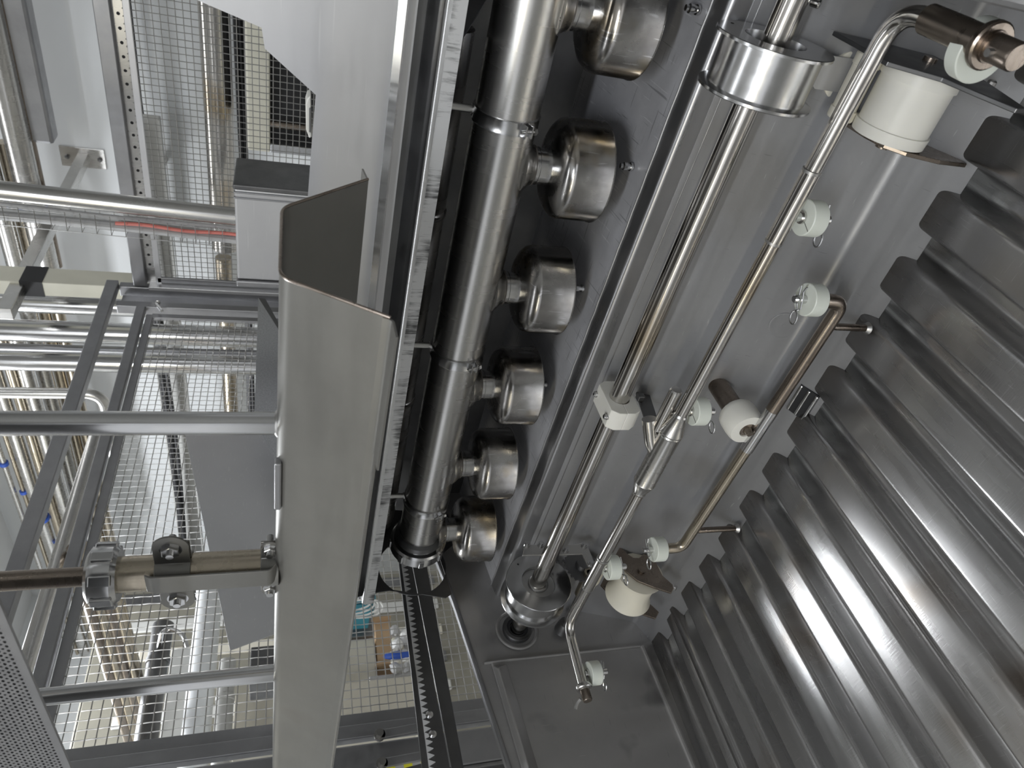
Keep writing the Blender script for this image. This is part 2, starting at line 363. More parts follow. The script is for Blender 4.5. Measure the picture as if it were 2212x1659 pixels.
# corrugated floor in two overlapping sheets
PITCH, CREST, VAL = .1132, -.930, -.972
def corr(xa, xb):
    xs = []
    k = math.floor((xa - .372) / PITCH) - 1
    pts = []
    while True:
        e = .372 + k * PITCH
        pts += [(e - .064, CREST), (e, CREST), (e + .010, VAL), (e + PITCH - .075, VAL)]
        if e > xb + PITCH: break
        k += 1
    f = fillet([(p[0], p[1]) for p in pts], .0085, 6)
    fx = np.array([p[0] for p in f]); fzv = np.array([p[1] for p in f])
    ends_ = [np.array([x, np.interp(x, fx, fzv)]) for x in (xa, xb)]
    return [ends_[0]] + [p for p in f if xa + 1e-4 < p[0] < xb - 1e-4] + [ends_[1]]
def corr_sheet(name, xa, xb, dz=0):
    f = corr(xa, xb); ys = np.linspace(-.842, .30, 8); mb = MB()
    top = [[(p[0], y, p[1] + dz) for y in ys] for p in f]
    n = len(ys); vs = [q for r in top for q in r]; fs = []
    for i in range(len(f) - 1):
        for j in range(n - 1): a = i * n + j; fs.append((a, a + 1, a + n + 1, a + n))
    mb.add(vs, fs); o = mb.build(name, 'floor_steel', tank, smooth=60)
    md = o.modifiers.new('thickness', 'SOLIDIFY'); md.thickness = .002; md.offset = -1
    return o
corr_sheet('corrugated_sheet', X0, 1.462)
corr_sheet('corrugated_sheet', 1.455, XE - .003, -.003)
# deck fittings: one small nipple below each cup
for px, py in [(1460, 12), (1333, 357), (1240, 622), (1170, 830), (1113, 999), (1065, 1141)]:
    p = at(px, py, Z=-.536); zb = zf(p[0]) + .003 + .105 * (-1.0 - p[1])
    MB().lathe((p[0], p[1], zb), (0, 0, 1), [(0, .0075), (.004, .0075), (.004, .0055), (.010, .0055), (.010, .007), (.016, .007), (.018, .0045), (.022, .0045)], 14).build('nipple', 'polished_steel', tank)
# welded plug with turned rings in the side wall
def wall_pt(px, py):
    # point on the sloping side wall
    d = ray(px, py); y1, zz1, y2, zz2 = -.991, z0 - .043, -.889, -.895
    n = np.array([0, zz2 - zz1, -(y2 - y1)]); p0 = np.array([0, y1, zz1]); t = (n @ p0) / (n @ d); return d * t
WN = unit((0, .309, .102))                    # its normal, towards the viewer
WN = unit(np.array([0, .309, .0]) + np.array([0, 0, .102]))
p = wall_pt(1693, 703)
MB().lathe(p, WN, [(-.002, .027), (.0006, .027), (.0012, .024), (.0002, .021), (.0010, .017), (.0002, .014), (.001, .011), (.0002, .008), (.001, .005), (.0004, .002)], 30).build('turned_plug', 'tank_steel', tank)
# overflow slot with two polished bars in the foot of the side wall
def strip_pt(px, py):
    d = ray(px, py); p0 = np.array([0, -.889, -.898]); n = np.array([0, .047, .094]); return d * ((n @ p0) / (n @ d))
c = strip_pt(1737, 868)
sa = unit((1, 0, 0)); sb = unit((0, .094, -.047)); sn = unit((0, .047, .094))
mb = MB(); mb.box(c + sn * .003, (.062, .040, .006), (sa, sb, sn)); mb.build('slot_recess', 'dark_void', tank, smooth=0)
for k in (-1, 0, 1):
    q = c + sb * k * .017 + sn * .007
    MB().bar(q - sa * .030, q + sa * .030, .006, .006, sn).build('slot_bar', 'polished_steel', tank, smooth=0, bevel=.002)
# dark back and roof added behind the manifold to keep its recess dark
MB().bb((X0, -1.365, -.56), (1.70, -1.36, -.08)).build('shade_back', 'dark_steel', tank, smooth=0)
MB().bb((X0, -1.365, -.085), (1.70, -1.015, -.08)).build('shade_roof', 'dark_steel', tank, smooth=0)

# ------------------------------------------------------------------ manifold with its cups
MY, MZ, MR = -1.095, -.3265, .052
man = thing('spray_manifold', 'thick brushed steel manifold pipe carrying six round cups', 'pipe', (XE - .1, MY, MZ))
MB().tube([(-.30, MY, MZ), (1.47, MY, MZ)], MR, 48).build('pipe', 'pipe_steel', man)
for k in range(6):
    x = .215 + .2455 * k
    m_ = MB().lathe((x, MY, MZ - .040), (0, 0, -1), [(0, .047), (.006, .044), (.010, .040), (.016, .0345), (.022, .0325)], 28).build('tee_collar', 'pipe_steel', man, smooth=60)
    prof = [(0, .028), (.001, .036), (.004, .058), (.006, .066), (.011, .075), (.018, .0815), (.026, .0838), (.085, .0842), (.0865, .0855), (.089, .0855), (.090, .0842), (.090, .080), (.028, .0785), (.012, .060), (.009, .02)]
    cup = MB().lathe((x, MY, MZ - .088), (0, 0, -1), prof, 48).build('cup', 'cup_steel', man, smooth=50)
    MB().lathe((x, MY, MZ - .058), (0, 0, -1), [(0, .0300), (.010, .0300), (.0105, .0312), (.0125, .0312), (.013, .0300), (.032, .0300)], 28).build('neck', 'polished_steel', cup)
    MB().lathe((x, MY, MZ - .0585), (0, 0, -1), [(0, .0335), (.003, .0335), (.003, .030), (0, .030)], 28, closed=True).build('gasket', 'gasket', cup)
for x in (.385, .860, 1.318):
    bnd = MB().lathe((x - .011, MY, MZ), (1, 0, 0), [(0, .0522), (0, .0548), (.002, .0538), (.020, .0538), (.022, .0548), (.022, .0522)], 40, closed=True).build('clamp_band', 'polished_steel', man)
    d = unit((0, .70, -.28)); c = np.array([x, MY, MZ]) + d * .058
    tg = np.cross((1, 0, 0), d)
    mb = MB()
    for s_ in (-1, 1): mb.box(c + tg * s_ * .006, (.020, .003, .016), ((1, 0, 0), tg, d))
    mb.build('clamp_lug', 'polished_steel', bnd, smooth=0, bevel=.001)
    MB().cyl(c - tg * .015 + d * .003, c + tg * .013 + d * .003, .0028, 10).lathe(c - tg * .016 + d * .003, tg, [(0, .0058), (.005, .0058)], 6).build('clamp_screw', 'wire_steel', bnd)
    MB().lathe((x, MY - .012, MZ + .049), (0, 0, 1), [(0, .0085), (.006, .0085), (.006, .0062), (.2, .0062)], 14).build('hanger_pin', 'pipe_steel', bnd)
# pipe union on the far end
prof = [(0, .054), (.012, .056), (.012, .066), (.018, .070), (.044, .070), (.050, .066), (.050, .050), (0, .048)]
un = MB().lathe((1.455, MY, MZ), (1, 0, 0), prof, 40, closed=True).build('union_nut', 'polished_steel', man, smooth=30)
for t in np.linspace(0, 2 * math.pi, 8, endpoint=False):
    d = np.array([0, math.cos(t), math.sin(t)]); tg = np.array([0, -math.sin(t), math.cos(t)])
    MB().box(np.array([1.487, MY, MZ]) + d * .0705, (.024, .012, .006), ((1, 0, 0), tg, d)).build('nut_lug', 'polished_steel', un, smooth=0, bevel=.0015)
MB().lathe((1.44, MY, MZ), (1, 0, 0), [(0, .0522), (.004, .060), (.016, .062), (.016, .0522)], 40, closed=True).build('liner_ring', 'dark_steel', man)
# second feed pipe in the dark behind it
t = thing('feed_pipe', 'dull steel feed pipe half hidden in the dark behind the manifold', 'pipe', (1.3, -1.235, -.24))
MB().tube([(.30, -1.235, -.24), (1.56, -1.235, -.24)], .046, 32).build('pipe', 'pipe_steel', t)
for x in (.62, 1.10):
    MB().lathe((x, -1.235, -.24), (1, 0, 0), [(0, .0462), (.004, .049), (.012, .049), (.016, .0462)], 32).build('weld_ring', 'pipe_steel', t)

# ------------------------------------------------------------------ cover beam above the manifold
cov = thing('cover_beam', 'long grey cover panel with a bright marked strip above the manifold', 'panel', (1.0, -1.0, -.2))
# front panel, its upper near corner cut off
poly = [(1.60, -.137), (-.30, -.137), (-.30, .16), (.10, .16), (.25, .16), at(565, 60, Y=-1.0)[[0, 2]], at(572, 105, Y=-1.0)[[0, 2]], at(682, 205, Y=-1.0)[[0, 2]], at(672, 330, Y=-1.0)[[0, 2]], at(664, 440, Y=-1.0)[[0, 2]], (1.60, -.02)]
MB().prism([(p[0], -1.0, p[1]) for p in poly], (0, -.003, 0)).build('cover_panel', 'panel_steel', cov, smooth=0)
MB().sheet([(-1.0005, -.1295), (-.9966, -.1375), (-1.007, -.1405)], -.30, 1.60, .0025).build('bright_edge', 'polished_steel', cov)
MB().sheet([(-1.007, -.1405), (-1.014, -.142), (-1.016, -.156)], -.30, 1.60, -.003).build('inner_flange', 'panel_steel', cov, smooth=0)
MB().sheet([(-1.028, -.140), (-1.030, -.170), (-1.012, -.183)], -.30, 1.60, -.003).build('recess_channel', 'dark_steel', cov)
MB().sheet(fillet([(-1.012, -.183), (-.990, -.1875), (-.985, -.196)], .006, 8), -.30, 1.585, -.003).build('rolled_edge', 'polished_steel', cov, smooth=60)
MB().sheet([(-.985, -.195), (-.986, -.2145)], -.30, 1.582, -.003).build('marked_strip', 'marked_strip', cov)
MB().sheet([(-.986, -.2145), (-1.05, -.2165)], -.30, 1.58, -.002).build('strip_return', 'dark_steel', cov)
# gusset plates that the manifold passes through
def gusset(x, px_poly):
    n = 40
    ang = np.linspace(0, 2 * math.pi, n, endpoint=False)
    c = np.array([MY + .012, MZ + .004]); hr = .0865
    hole = [(x, c[0] + hr * math.cos(a), c[1] + hr * 1.02 * math.sin(a)) for a in ang]
    out = []
    P = [arr(p) for p in px_poly]
    for a in ang:
        d = np.array([math.cos(a), math.sin(a)]); best = 9
        for i in range(len(P)):
            p, q = P[i] - c, P[(i + 1) % len(P)] - c; e = q - p
            den = d[0] * e[1] - d[1] * e[0]
            if abs(den) < 1e-9: continue
            t = (p[0] * e[1] - p[1] * e[0]) / den; u = (p[0] * d[1] - p[1] * d[0]) / den
            if t > 0 and -1e-6 <= u <= 1 + 1e-6: best = min(best, t)
        out.append((x, *(c + d * best)))
    return MB().ngon_hole(out, hole, (.003, 0, 0)).build('gusset_plate', 'dark_steel', cov, smooth=0)
XG = 1.575
q = [at(a, b, X=XG)[1:] for a, b in [(786, 1284), (850, 1274), (968, 1292), (976, 1283), (948, 1200)]]
gp = q + [(-1.10, -.435), (-1.25, -.45), (-1.30, -.10), (-1.02, -.10), (-.995, -.19)]
gusset(XG, gp)
MB().prism([(.28, y, z) for y, z in [(-1.0, -.2185), (-1.024, -.224), (-1.10, -.240), (-1.182, -.268), (-1.355, -.325), (-1.355, -.2185)]], (.003, 0, 0)).build('gusset_plate', 'frame_steel', cov, smooth=0)
MB().lathe(at(845, 1120, X=XG - .008), (1, 0, 0), [(0, .004), (.001, .007), (.008, .007)], 12).build('rivet', 'dark_steel', cov)
# white plastic grip at the panel's cut corner
t = thing('plastic_grip', 'small white plastic grip on the edge of the grey cover panel', 'handle', at(668, 250, Y=-1.006))
a = [at(x, y, Y=-1.03) for x, y in [(672, 206), (664, 212), (660, 225), (661, 280), (668, 300), (674, 296)]]
MB().prism(a, (0, -.03, 0)).build('grip_body', 'white_plastic', t, smooth=0, bevel=.002)
a = [at(x, y, Y=-1.029) for x, y in [(671, 232), (668, 234), (668, 285), (671, 287)]]
MB().prism(a, (0, -.004, 0)).build('grip_slot', 'dark_steel', t, smooth=0)

# ------------------------------------------------------------------ shaft with two flanged wheels
SY = -.897
def sz(x): return -.613 + .0215 * x
sh = thing('drive_shaft', 'polished steel shaft with two flanged wheels running along the tank', 'shaft', (XE, SY, sz(XE)))
MB().tube([(-.25, SY, sz(-.25)), (XE + .05, SY, sz(XE) + .004)], .0190, 32).build('shaft_rod', 'shaft_steel', sh)
def wheel(x, hub):
    c = (x, SY, sz(x))
    prof = [(-.036, .042), (-.036, .079), (-.035, .080), (-.0315, .080), (-.0305, .0755), (-.0295, .0690), (.0295, .0690), (.0305, .0755), (.0315, .080), (.035, .080), (.036, .079), (.036, .042), (.010, .040), (-.010, .040)]
    wl = MB().lathe(c, (1, 0, 0), prof, 64, closed=True).build('flanged_wheel', 'polished_steel', sh, smooth=25)
    MB().lathe(c, (1, 0, 0), [(-.027 if hub else -.012, .041), (-.027 if hub else -.012, .019), (.012, .019), (.012, .041)], 40, closed=True).build('wheel_web', 'wheel_face', wl)
    MB().tube([arr(c) + np.array([-.0285 if hub else -.014, .021 * math.cos(t), .021 * math.sin(t)]) for t in np.linspace(0, 6.283, 20, endpoint=False)], .004, 8, closed=True).build('weld_ring', 'wire_steel', wl)
    p = arr(c) + np.array([-.0365, -.052, .040])
    MB().lathe(p, (1, 0, 0), [(0, .0022), (.002, .0045), (.003, .0045)], 10).build('set_screw_hole', 'dark_void', wl)
wheel(.205, 0)
wheel(1.436, 1)
MB().lathe(at(1760, 5, Y=SY + .0), (0, .7, -.6), [(-.004, .006), (.006, .006), (.008, .004)], 12).build('set_bolt', 'polished_steel', sh)
# bearing seal in the end wall
p = (XE - .004, SY, sz(XE) + .004)
bs = thing('bearing_seal', 'round bearing seal where the shaft enters the dark end wall', 'bearing', p)
MB().lathe(p, (1, 0, 0), [(-.010, .028), (-.010, .036), (-.006, .038), (.002, .038), (.002, .028)], 36, closed=True).build('seal_ring', 'dark_steel', bs)
MB().lathe(p, (1, 0, 0), [(-.007, .0205), (-.007, .028), (.003, .028), (.003, .0205)], 36, closed=True).build('rubber_lip', 'black_rubber', bs)
MB().lathe(p, (1, 0, 0), [(.0005, .048), (-.0005, .052), (.0015, .056), (.002, .048)], 36, closed=True).build('welded_flange', 'end_steel', bs)

# white two-part bearing block with its bracket
XB = .826; cz = sz(XB)
bk = thing('bearing_block', 'cream white plastic bearing block around the middle of the shaft', 'bearing block', (XB, SY, cz - .03))
for s_, nm in ((1, 'upper_half'), (-1, 'lower_half')):
    n = 10; arc = [(SY + .0196 * math.cos(t), cz + s_ * .0196 * math.sin(t)) for t in np.linspace(0, math.pi, n)]
    outl = [(SY + .046, cz), (SY + .046, cz + s_ * .016), (SY + .036, cz + s_ * .030), (SY - .036, cz + s_ * .030), (SY - .046, cz + s_ * .016), (SY - .046, cz)]
    prof = arc + outl[::-1]
    MB().prism([(XB - .021, y, z) for y, z in prof], (.042, 0, 0)).build(nm, 'white_plastic', bk, smooth=40, bevel=.0012)
for s_ in (-1, 1):
    b = MB().lathe((XB, SY + s_ * .031, cz + .029), (0, 0, 1), [(0, .0065), (.003, .0065), (.003, .0056), (.006, .0056), (.008, .004)], 14).build('bolt', 'polished_steel', bk)
    MB().lathe((XB, SY + s_ * .031, cz + .0372), (0, 0, 1), [(-.002, .0024), (.0002, .0024)], 6).build('socket', 'dark_void', b)
br = thing('shaft_bracket', 'dark steel bracket arm welded to the tank wall beside the white block', 'bracket', (XB + .03, -.95, cz))
XK = XB + .024
q = [at(a, b, X=XK) for a, b in [(1372, 838), (1388, 812), (1432, 803), (1442, 808), (1443, 822), (1436, 829), (1404, 837), (1401, 843), (1418, 896), (1420, 912), (1398, 916)]]
MB().prism(q, (.006, 0, 0)).build('bracket_plate', 'dark_steel', br, smooth=0, bevel=.001)
a = at(1388, 806, X=XK + .003); b = at(1440, 804, X=XK + .003)
MB().tube([a + (b - a) * t + np.array([random.uniform(-.002, .002), -.002, random.uniform(-.001, .001)]) for t in np.linspace(0, 1, 12)], .005, 8).build('weld', 'wire_steel', br)
MB().box(at(1383, 858, X=XK - .008), (.014, .014, .014)).build('spacer', 'dark_steel', br, smooth=0, bevel=.002)

# ------------------------------------------------------------------ white guide rollers on pins, held by spring clips
def clip(parent, c, ax, side, r=.010, sc=1.0):
    # R-shaped spring clip through the pin: c = pin point, ax = pin axis, side = direction of the loop
    ax, side = unit(ax), unit(side); sd = np.cross(ax, side)
    pts = []
    for t in np.linspace(-.9, 3.9, 16): pts.append(c + side * (r * 2.2 - r * math.cos(t) * -1.0) * sc + sd * r * math.sin(t) * .8 * sc)
    L1 = [c - side * .016 * sc, c + side * .006 * sc, c + side * .014 * sc + sd * .003 * sc]
    loop = [c + side * (.022 + .008 * math.cos(t)) * sc + sd * .006 * math.sin(t) * sc for t in np.linspace(math.pi * 1.0, -math.pi * .85, 14)]
    L2 = [c + side * .010 * sc + sd * .008 * sc, c + sd * .0075 * sc, c - side * .010 * sc + sd * .006 * sc, c - side * .016 * sc + sd * .010 * sc]
    MB().tube(L1 + loop + L2, .0014, 6).build('spring_clip', 'polished_steel', parent)
def guide_roller(p, ax, label, side=(0, 1, 0), r=.0262, h=.026, pin=.021, mat='green_white_plastic', clipped=True, slit=True):
    # p = centre of the face next to the pipe, ax = direction away from it
    p, ax = arr(p), unit(ax)
    t = thing('guide_roller', label, 'roller', p, 'white plastic guide rollers')
    d = MB().lathe(p, ax, [(0, .007), (0, r - .0012), (.0012, r), (h - .0012, r), (h, r - .0012), (h, .007)], 40).build('roller_disc', mat, t, smooth=40)
    MB().lathe(p, ax, [(-.014, .0068), (h + pin - .002, .0068), (h + pin, .0050)], 18).build('pin', 'polished_steel', t)
    MB().lathe(p + ax * -.004, ax, [(0, .0095), (.0035, .0095)], 18).build('washer', 'pipe_steel', t)
    if slit:
        u, v = basis(ax); e = unit(arr(side) * .3 + u * .5)
        e = unit(e - ax * (e @ ax))
        for q, o_ in ((0, -.0002), (h, .0002)):
            MB().bar(p + ax * (q + o_) + e * .010, p + ax * (q + o_) + e * (r - .001), .0008, .0006, ax).build('slit', 'gasket', d, smooth=0)
    if clipped: clip(t, p + ax * (h + pin * .6), ax, side, sc=1.35)
    return t

# ------------------------------------------------------------------ rinse pipe (the second long pipe)
PY = -.80
def pz(x): return -.6905 + .0365 * x
XA, XBEND = .092, 1.440
rp = thing('rinse_pipe', 'thin steel pipe with a swollen middle sleeve and bent ends beside the shaft', 'pipe', (XBEND, PY, pz(XBEND)))
yn, yfar = -.655, -.645
path = fillet([(XA, yn, pz(XA) - .012), (XA, PY, pz(XA)), (XBEND, PY, pz(XBEND)), (XBEND + .005, yfar, pz(XBEND) + .004)], .045, 10)
MB().tube(path, .0118, 24).build('pipe', 'shaft_steel', rp)
for x, r in [(.300, .0128), (.410, .0126), (1.18, .0128), (1.285, .0128)]:
    MB().lathe((x - .003, PY, pz(x)), (1, 0, .0365), [(0, .0116), (.001, r + .0008), (.005, r + .0008), (.006, .0116)], 24).build('weld_ring', 'wire_steel', rp)
MB().lathe((.300, PY, pz(.300)), (1, 0, .0365), [(0, .0118), (0, .0132), (.110, .0132), (.110, .0118)], 24).build('near_sleeve', 'shaft_steel', rp)
MB().lathe((1.185, PY, pz(1.185)), (1, 0, .0365), [(0, .0118), (0, .0134), (.1, .0134), (.1, .0118)], 24).build('far_sleeve', 'shaft_steel', rp)
MB().lathe((.755, PY, pz(.755)), (1, 0, .0365), [(0, .0118), (.004, .0136), (.008, .0130), (.040, .0212), (.044, .0224), (.047, .0212), (.050, .0222), (.054, .0212), (.175, .0212), (.178, .0222), (.182, .0212), (.205, .0132), (.209, .0138), (.213, .0118)], 32).build('middle_sleeve', 'pipe_steel', rp, smooth=30)
MB().tube([(XA, -.752, pz(XA) - .0035), (XA, yn, pz(XA) - .012)], .0165, 26).build('end_sleeve', 'brown_steel', rp)
# end fittings with cotter pins
for xx, yy, s_ in ((XA, yn, 0), (XBEND + .005, yfar, 1)):
    c = np.array([xx, yy, pz(XA) - .012 if not s_ else pz(XBEND) + .004])
    k_ = 1.35 if not s_ else 1.0
    rg = MB().lathe(c + np.array([0, -.012, 0]), (0, 1, 0), [(0, .0125 * k_), (0, .0175 * k_), (.003, .0185 * k_), (.008, .0185 * k_), (.010, .0170 * k_), (.010, .0125 * k_)], 28, closed=True).build('end_collar', 'brown_steel' if not s_ else 'pipe_steel', rp)
    MB().lathe(c + np.array([0, -.004, 0]), (0, 1, 0), [(0, .0108 * k_), (.026 * k_, .0108 * k_), (.028 * k_, .0095 * k_)], 24).build('end_plug', 'brown_steel', rp)
    MB().tube([c + np.array([.004, .014, .02]), c + np.array([0, .014, -.004]), c + np.array([-.006, .016, -.016])] if not s_ else [c + np.array([.012, .012, .010]), c + np.array([.020, .016, .016]), c + np.array([.027, .026, .022])], .0042, 10).build('cotter_pin', 'wire_steel', rp)
# branch with capped stub and its own roller
XJ = .815
j0 = np.array([XJ + .05, PY, pz(XJ)]); j1 = at(1402, 905, Y=PY - .030)
br0 = MB().tube(fillet([j0, j0 + np.array([-.02, -.012, .018]), j1], .02, 5), .0135, 18).build('branch', 'shaft_steel', rp)
s0 = at(1420, 925, Y=PY - .018); s1 = at(1462, 846, Y=PY - .018)
s1 = np.array([s1[0], s0[1], s0[2] - .002])
MB().tube([s0, s1], .0115, 20).build('capped_stub', 'shaft_steel', rp)
MB().lathe(s1, (-1, 0, 0), [(-.004, .0117), (.002, .0117), (.005, .0095), (.006, .004)], 20).build('stub_cap', 'pipe_steel', rp)
m0 = s0 * .52 + s1 * .48
MB().lathe(m0, (0, 0, -1), [(0, .0095), (.012, .0085), (.050, .0078)], 16).build('roller_pin', 'shaft_steel', rp)

DN, UP = (0, 0, -1), (0, 0, 1)
guide_roller((.368, PY, pz(.368) - .026), DN, 'white guide roller hanging below the upper part of the thin pipe', (.8, .2, 0))
guide_roller((m0[0], m0[1], m0[2] - .052), DN, 'white guide roller below the capped stub behind the thin pipe', (.6, .8, 0))
guide_roller((1.215, PY, pz(1.215) - .020), DN, 'white guide roller below the thin pipe in front of the far saddle roller', (.3, 1, 0))
guide_roller((XBEND + .003, yfar - .035, pz(XBEND) - .0155), DN, 'dull white guide roller at the lower bent end of the thin pipe', (.8, 1, 0), mat='green_white_plastic')
guide_roller((XA + .010, yn - .022, pz(XA) - .028), (0, -1, 0), 'white guide roller behind the collar at the near bent pipe end', (.3, 0, -1), r=.033, h=.020, pin=.004, slit=False)

# ------------------------------------------------------------------ roller bar standing on the corrugated floor
BY = -.790
e0 = at(1822, 652, Y=BY); e1 = at(1473, 1183, Y=BY)
def bz(x): return e0[2] + (e1[2] - e0[2]) * (x - e0[0]) / (e1[0] - e0[0])
rb = thing('roller_bar', 'brown tinted bar with bent ends standing on the corrugated floor', 'bar', (e0[0], BY, -.93))
u0 = at(1772, 642, Y=BY); u1 = at(1432, 1186, Y=BY)
top0 = np.array([e0[0], BY, u0[2]]); top1 = np.array([e1[0], BY, u1[2]])
xm0, xm1 = .74, .835
k0 = np.array([xm0, BY, bz(xm0)]); k1 = np.array([xm1, BY, bz(xm1)])
MB().tube(fillet([top0, e0, k0], .030, 9), .0118, 22).build('near_arm', 'brown_steel', rb)
MB().tube(fillet([k1, e1, top1], .030, 9), .0110, 22).build('far_arm', 'gold_steel', rb)
MB().tube([k0 - np.array([.004, 0, 0]), k1 + np.array([.004, 0, 0])], .0124, 22).build('tee_section', 'polished_steel', rb)
for xq in (.548, 1.085):
    MB().lathe((xq, BY, bz(xq)), DN, [(0, .0062), (bz(xq) + .931, .0062)], 14).build('foot_pin', 'brown_steel', rb)
    MB().lathe((xq, BY, CREST + .001), UP, [(0, .011), (.003, .009), (.006, .0065)], 14).build('foot_weld', 'wire_steel', rb)
guide_roller(top0, UP, 'white guide roller on the upper raised end of the brown bar', (.9, .35, 0), mat='green_white_plastic')
guide_roller(top1, UP, 'white guide roller on the lower raised end of the brown bar', (.5, .9, 0))

# stub with a barrel roller, standing out from the side wall
q0 = wall_pt(1552, 833); XS = q0[0]; ZS = q0[2]
st = thing('barrel_roller', 'wide white barrel roller on a brown stub standing out of the tank wall', 'roller', q0)
yb = BY - .012
MB().tube([(XS, q0[1] - .01, ZS), (XS, yb - .045, ZS)], .0200, 26).build('stub_tube', 'brown_steel', st)
MB().lathe((XS, yb - .050, ZS), (0, 1, 0), [(0, .020), (0, .0245), (.006, .0245), (.006, .020)], 30).build('collar', 'pipe_steel', st)
MB().lathe((XS, yb - .043, ZS), (0, 1, 0), [(0, .012), (0, .0325), (.003, .0345), (.012, .0360), (.030, .0360), (.044, .0345), (.050, .0320), (.051, .0160), (.044, .014)], 40).build('barrel', 'white_plastic', st, smooth=50)
MB().lathe((XS, yb - .012, ZS), (0, 1, 0), [(.004, .015), (.018, .0145), (.019, .009), (.030, .0060)], 24).build('centre_bush', 'brown_steel', st)

# ------------------------------------------------------------------ saddle rollers between brown plates at both ends
sp = [(1130, 360), (1240, 480), (1330, 540), (1420, 545), (1500, 480), (1620, 520), (1700, 640), (1790, 820), (1980, 990), (1930, 1090), (1650, 1000), (1400, 900), (1230, 760), (1030, 550)]
XP = 1.330
saddle = [at(1180 + a * .1386, 1130 + b * .1386, X=XP)[1:] for a, b in sp]
axle = at(1180 + 1460 * .1386, 1130 + 745 * .1386, X=XP)[1:]
def saddle_roller(xa, xb, label, plab, r, oy=0.0, oz=0.0, straight=False, y2=0, z2=0, xi=0, ri=1.0):
    a = arr(axle) + np.array([oy, oz])
    t = thing('saddle_roller', label, 'roller', (xa, a[0], a[1]), 'saddle rollers of the tank')
    if straight: prof = [(0, .012), (0, r + .002), (.016, r + .003), (.0165, r), (xb - xa - .0165, r), (xb - xa - .016, r + .003), (xb - xa, r + .002), (xb - xa, .012)]
    else:
        L_ = xb - xa; prof = [(0, .012)] + [(L_ * u, r - .011 * math.sin(math.pi * u) ** .7) for u in np.linspace(0, 1, 12)] + [(L_, .012)]
    MB().lathe((xa, *a), (1, 0, 0), prof, 48).build('roller_body', 'white_plastic' if straight else 'cream_plastic', t, smooth=30)
    MB().lathe((xa - .016, *a), (1, 0, 0), [(0, .0095), (xb - xa + .032, .0095)], 20).build('axle', 'brown_steel', t)
    b = thing('roller_bracket', plab, 'bracket', (xa - .01, a[0], a[1] - .1), 'brackets of the saddle rollers')
    near_top = [(-.935, -.717), (-.880, -.717), (-.804, -.713), (-.772, -.776), (-.682, -.812), (-.690, -.835), (-.800, -.872), (-.900, -.868)]
    near_low = [(-.922, -.790), (-.869, -.796), (-.835, -.806), (-.814, -.830), (-.800, -.880), (-.802, -.931), (-.835, -.931), (-.890, -.875)]
    for xx, mt, pl_ in ((xa - .0105, 'brown_steel' if not straight else 'dark_steel', near_top), (xb + .0045, 'brown_steel', near_low)):
        MB().prism([(xx, p[0], p[1]) for p in (pl_ if straight else [(p[0] + oy, p[1] + oz) for p in saddle])], (.006, 0, 0)).build('side_plate', mt, b, smooth=0, bevel=.001)
    for p in (0, 8):
        q = arr(saddle[p]) + np.array([oy, oz]); MB().lathe((xa - .012, *q), (1, 0, 0), [(0, .004), (.002, .006), (.010, .006), (.012, .004)], 10).build('weld', 'wire_steel', b)
    # small idler behind
    c = a + np.array([y2, z2]); xa = xa + xi
    i = thing('idler_roller', label.replace('saddle', 'idler').replace('wide', 'narrow'), 'roller', (xa, c[0], c[1]), 'idler rollers of the tank')
    MB().lathe((xa + .002, *c), (1, 0, 0), [(0, .008), (0, .030 * ri), (.002, .032 * ri), (.016, .032 * ri), (.017, .029 * ri), (xb - xa - .02, .029 * ri), (xb - xa - .019, .032 * ri), (xb - xa - .006, .032 * ri), (xb - xa - .004, .030 * ri), (xb - xa - .004, .008)], 36).build('roller_body', 'cream_plastic', i, smooth=30)
    MB().lathe((xa - .012, *c), (1, 0, 0), [(0, .007), (xb - xa + .02, .007)], 16).build('axle', 'dark_steel', i)
saddle_roller(XP + .010, XP + .105, 'cream saddle roller between brown plates at the far end of the tank', 'brown steel bracket plates of the far saddle roller', .058, 0, -.004, y2=-.062, z2=.088, xi=.05)
saddle_roller(.162, .257, 'big white saddle roller between dark plates at the near end of the tank', 'dark steel bracket plates of the near white roller', .050, .006, -.010, True, y2=-.045, z2=.056, ri=.6)
t = thing('covered_disc', 'cream plastic disc half covered by a pale plate behind the near wheel', 'wheel', at(1832, 165, Y=-.935))
MB().lathe(at(1832, 165, Y=-.935), (0, 1, 0), [(-.02, .008), (-.02, .036), (0, .036), (.001, .034), (.001, .008)], 36).build('disc', 'cream_plastic', t)
MB().prism([at(a, b, Y=-.925) for a, b in [(1712, 108), (1848, 128), (1842, 182), (1835, 203), (1760, 192)]], (0, -.004, 0)).build('cover_plate', 'panel_steel', t, smooth=0)

# chain drive beside the far wheel
XC = 1.360
cd = thing('chain_drive', 'small sprocket with chain link arms beside the far flanged wheel', 'chain drive', at(1262, 1225, X=XC))
c = at(1258, 1222, X=XC)
tp = []
for k in range(48):
    a_ = 2 * math.pi * k / 48; rr = .046 if k % 2 else .0415
    tp.append((XC, c[1] + rr * math.cos(a_), c[2] + rr * math.sin(a_)))
MB().prism(tp, (.005, 0, 0)).build('sprocket', 'dark_steel', cd, smooth=0)
MB().lathe((XC - .012, c[1], c[2]), (1, 0, 0), [(0, .016), (.012, .018), (.03, .018)], 20).build('hub', 'dark_steel', cd)
la = [at(1180 + a * .1386, 1130 + b * .1386, X=1.300) for a, b in [(-370, 500), (-340, 330), (280, 345), (480, 330), (575, 305), (640, 340), (760, 630), (720, 680), (650, 670), (560, 480), (250, 490)]]
MB().prism(la, (.005, 0, 0)).build('link_arm', 'pipe_steel', cd, smooth=0, bevel=.001)
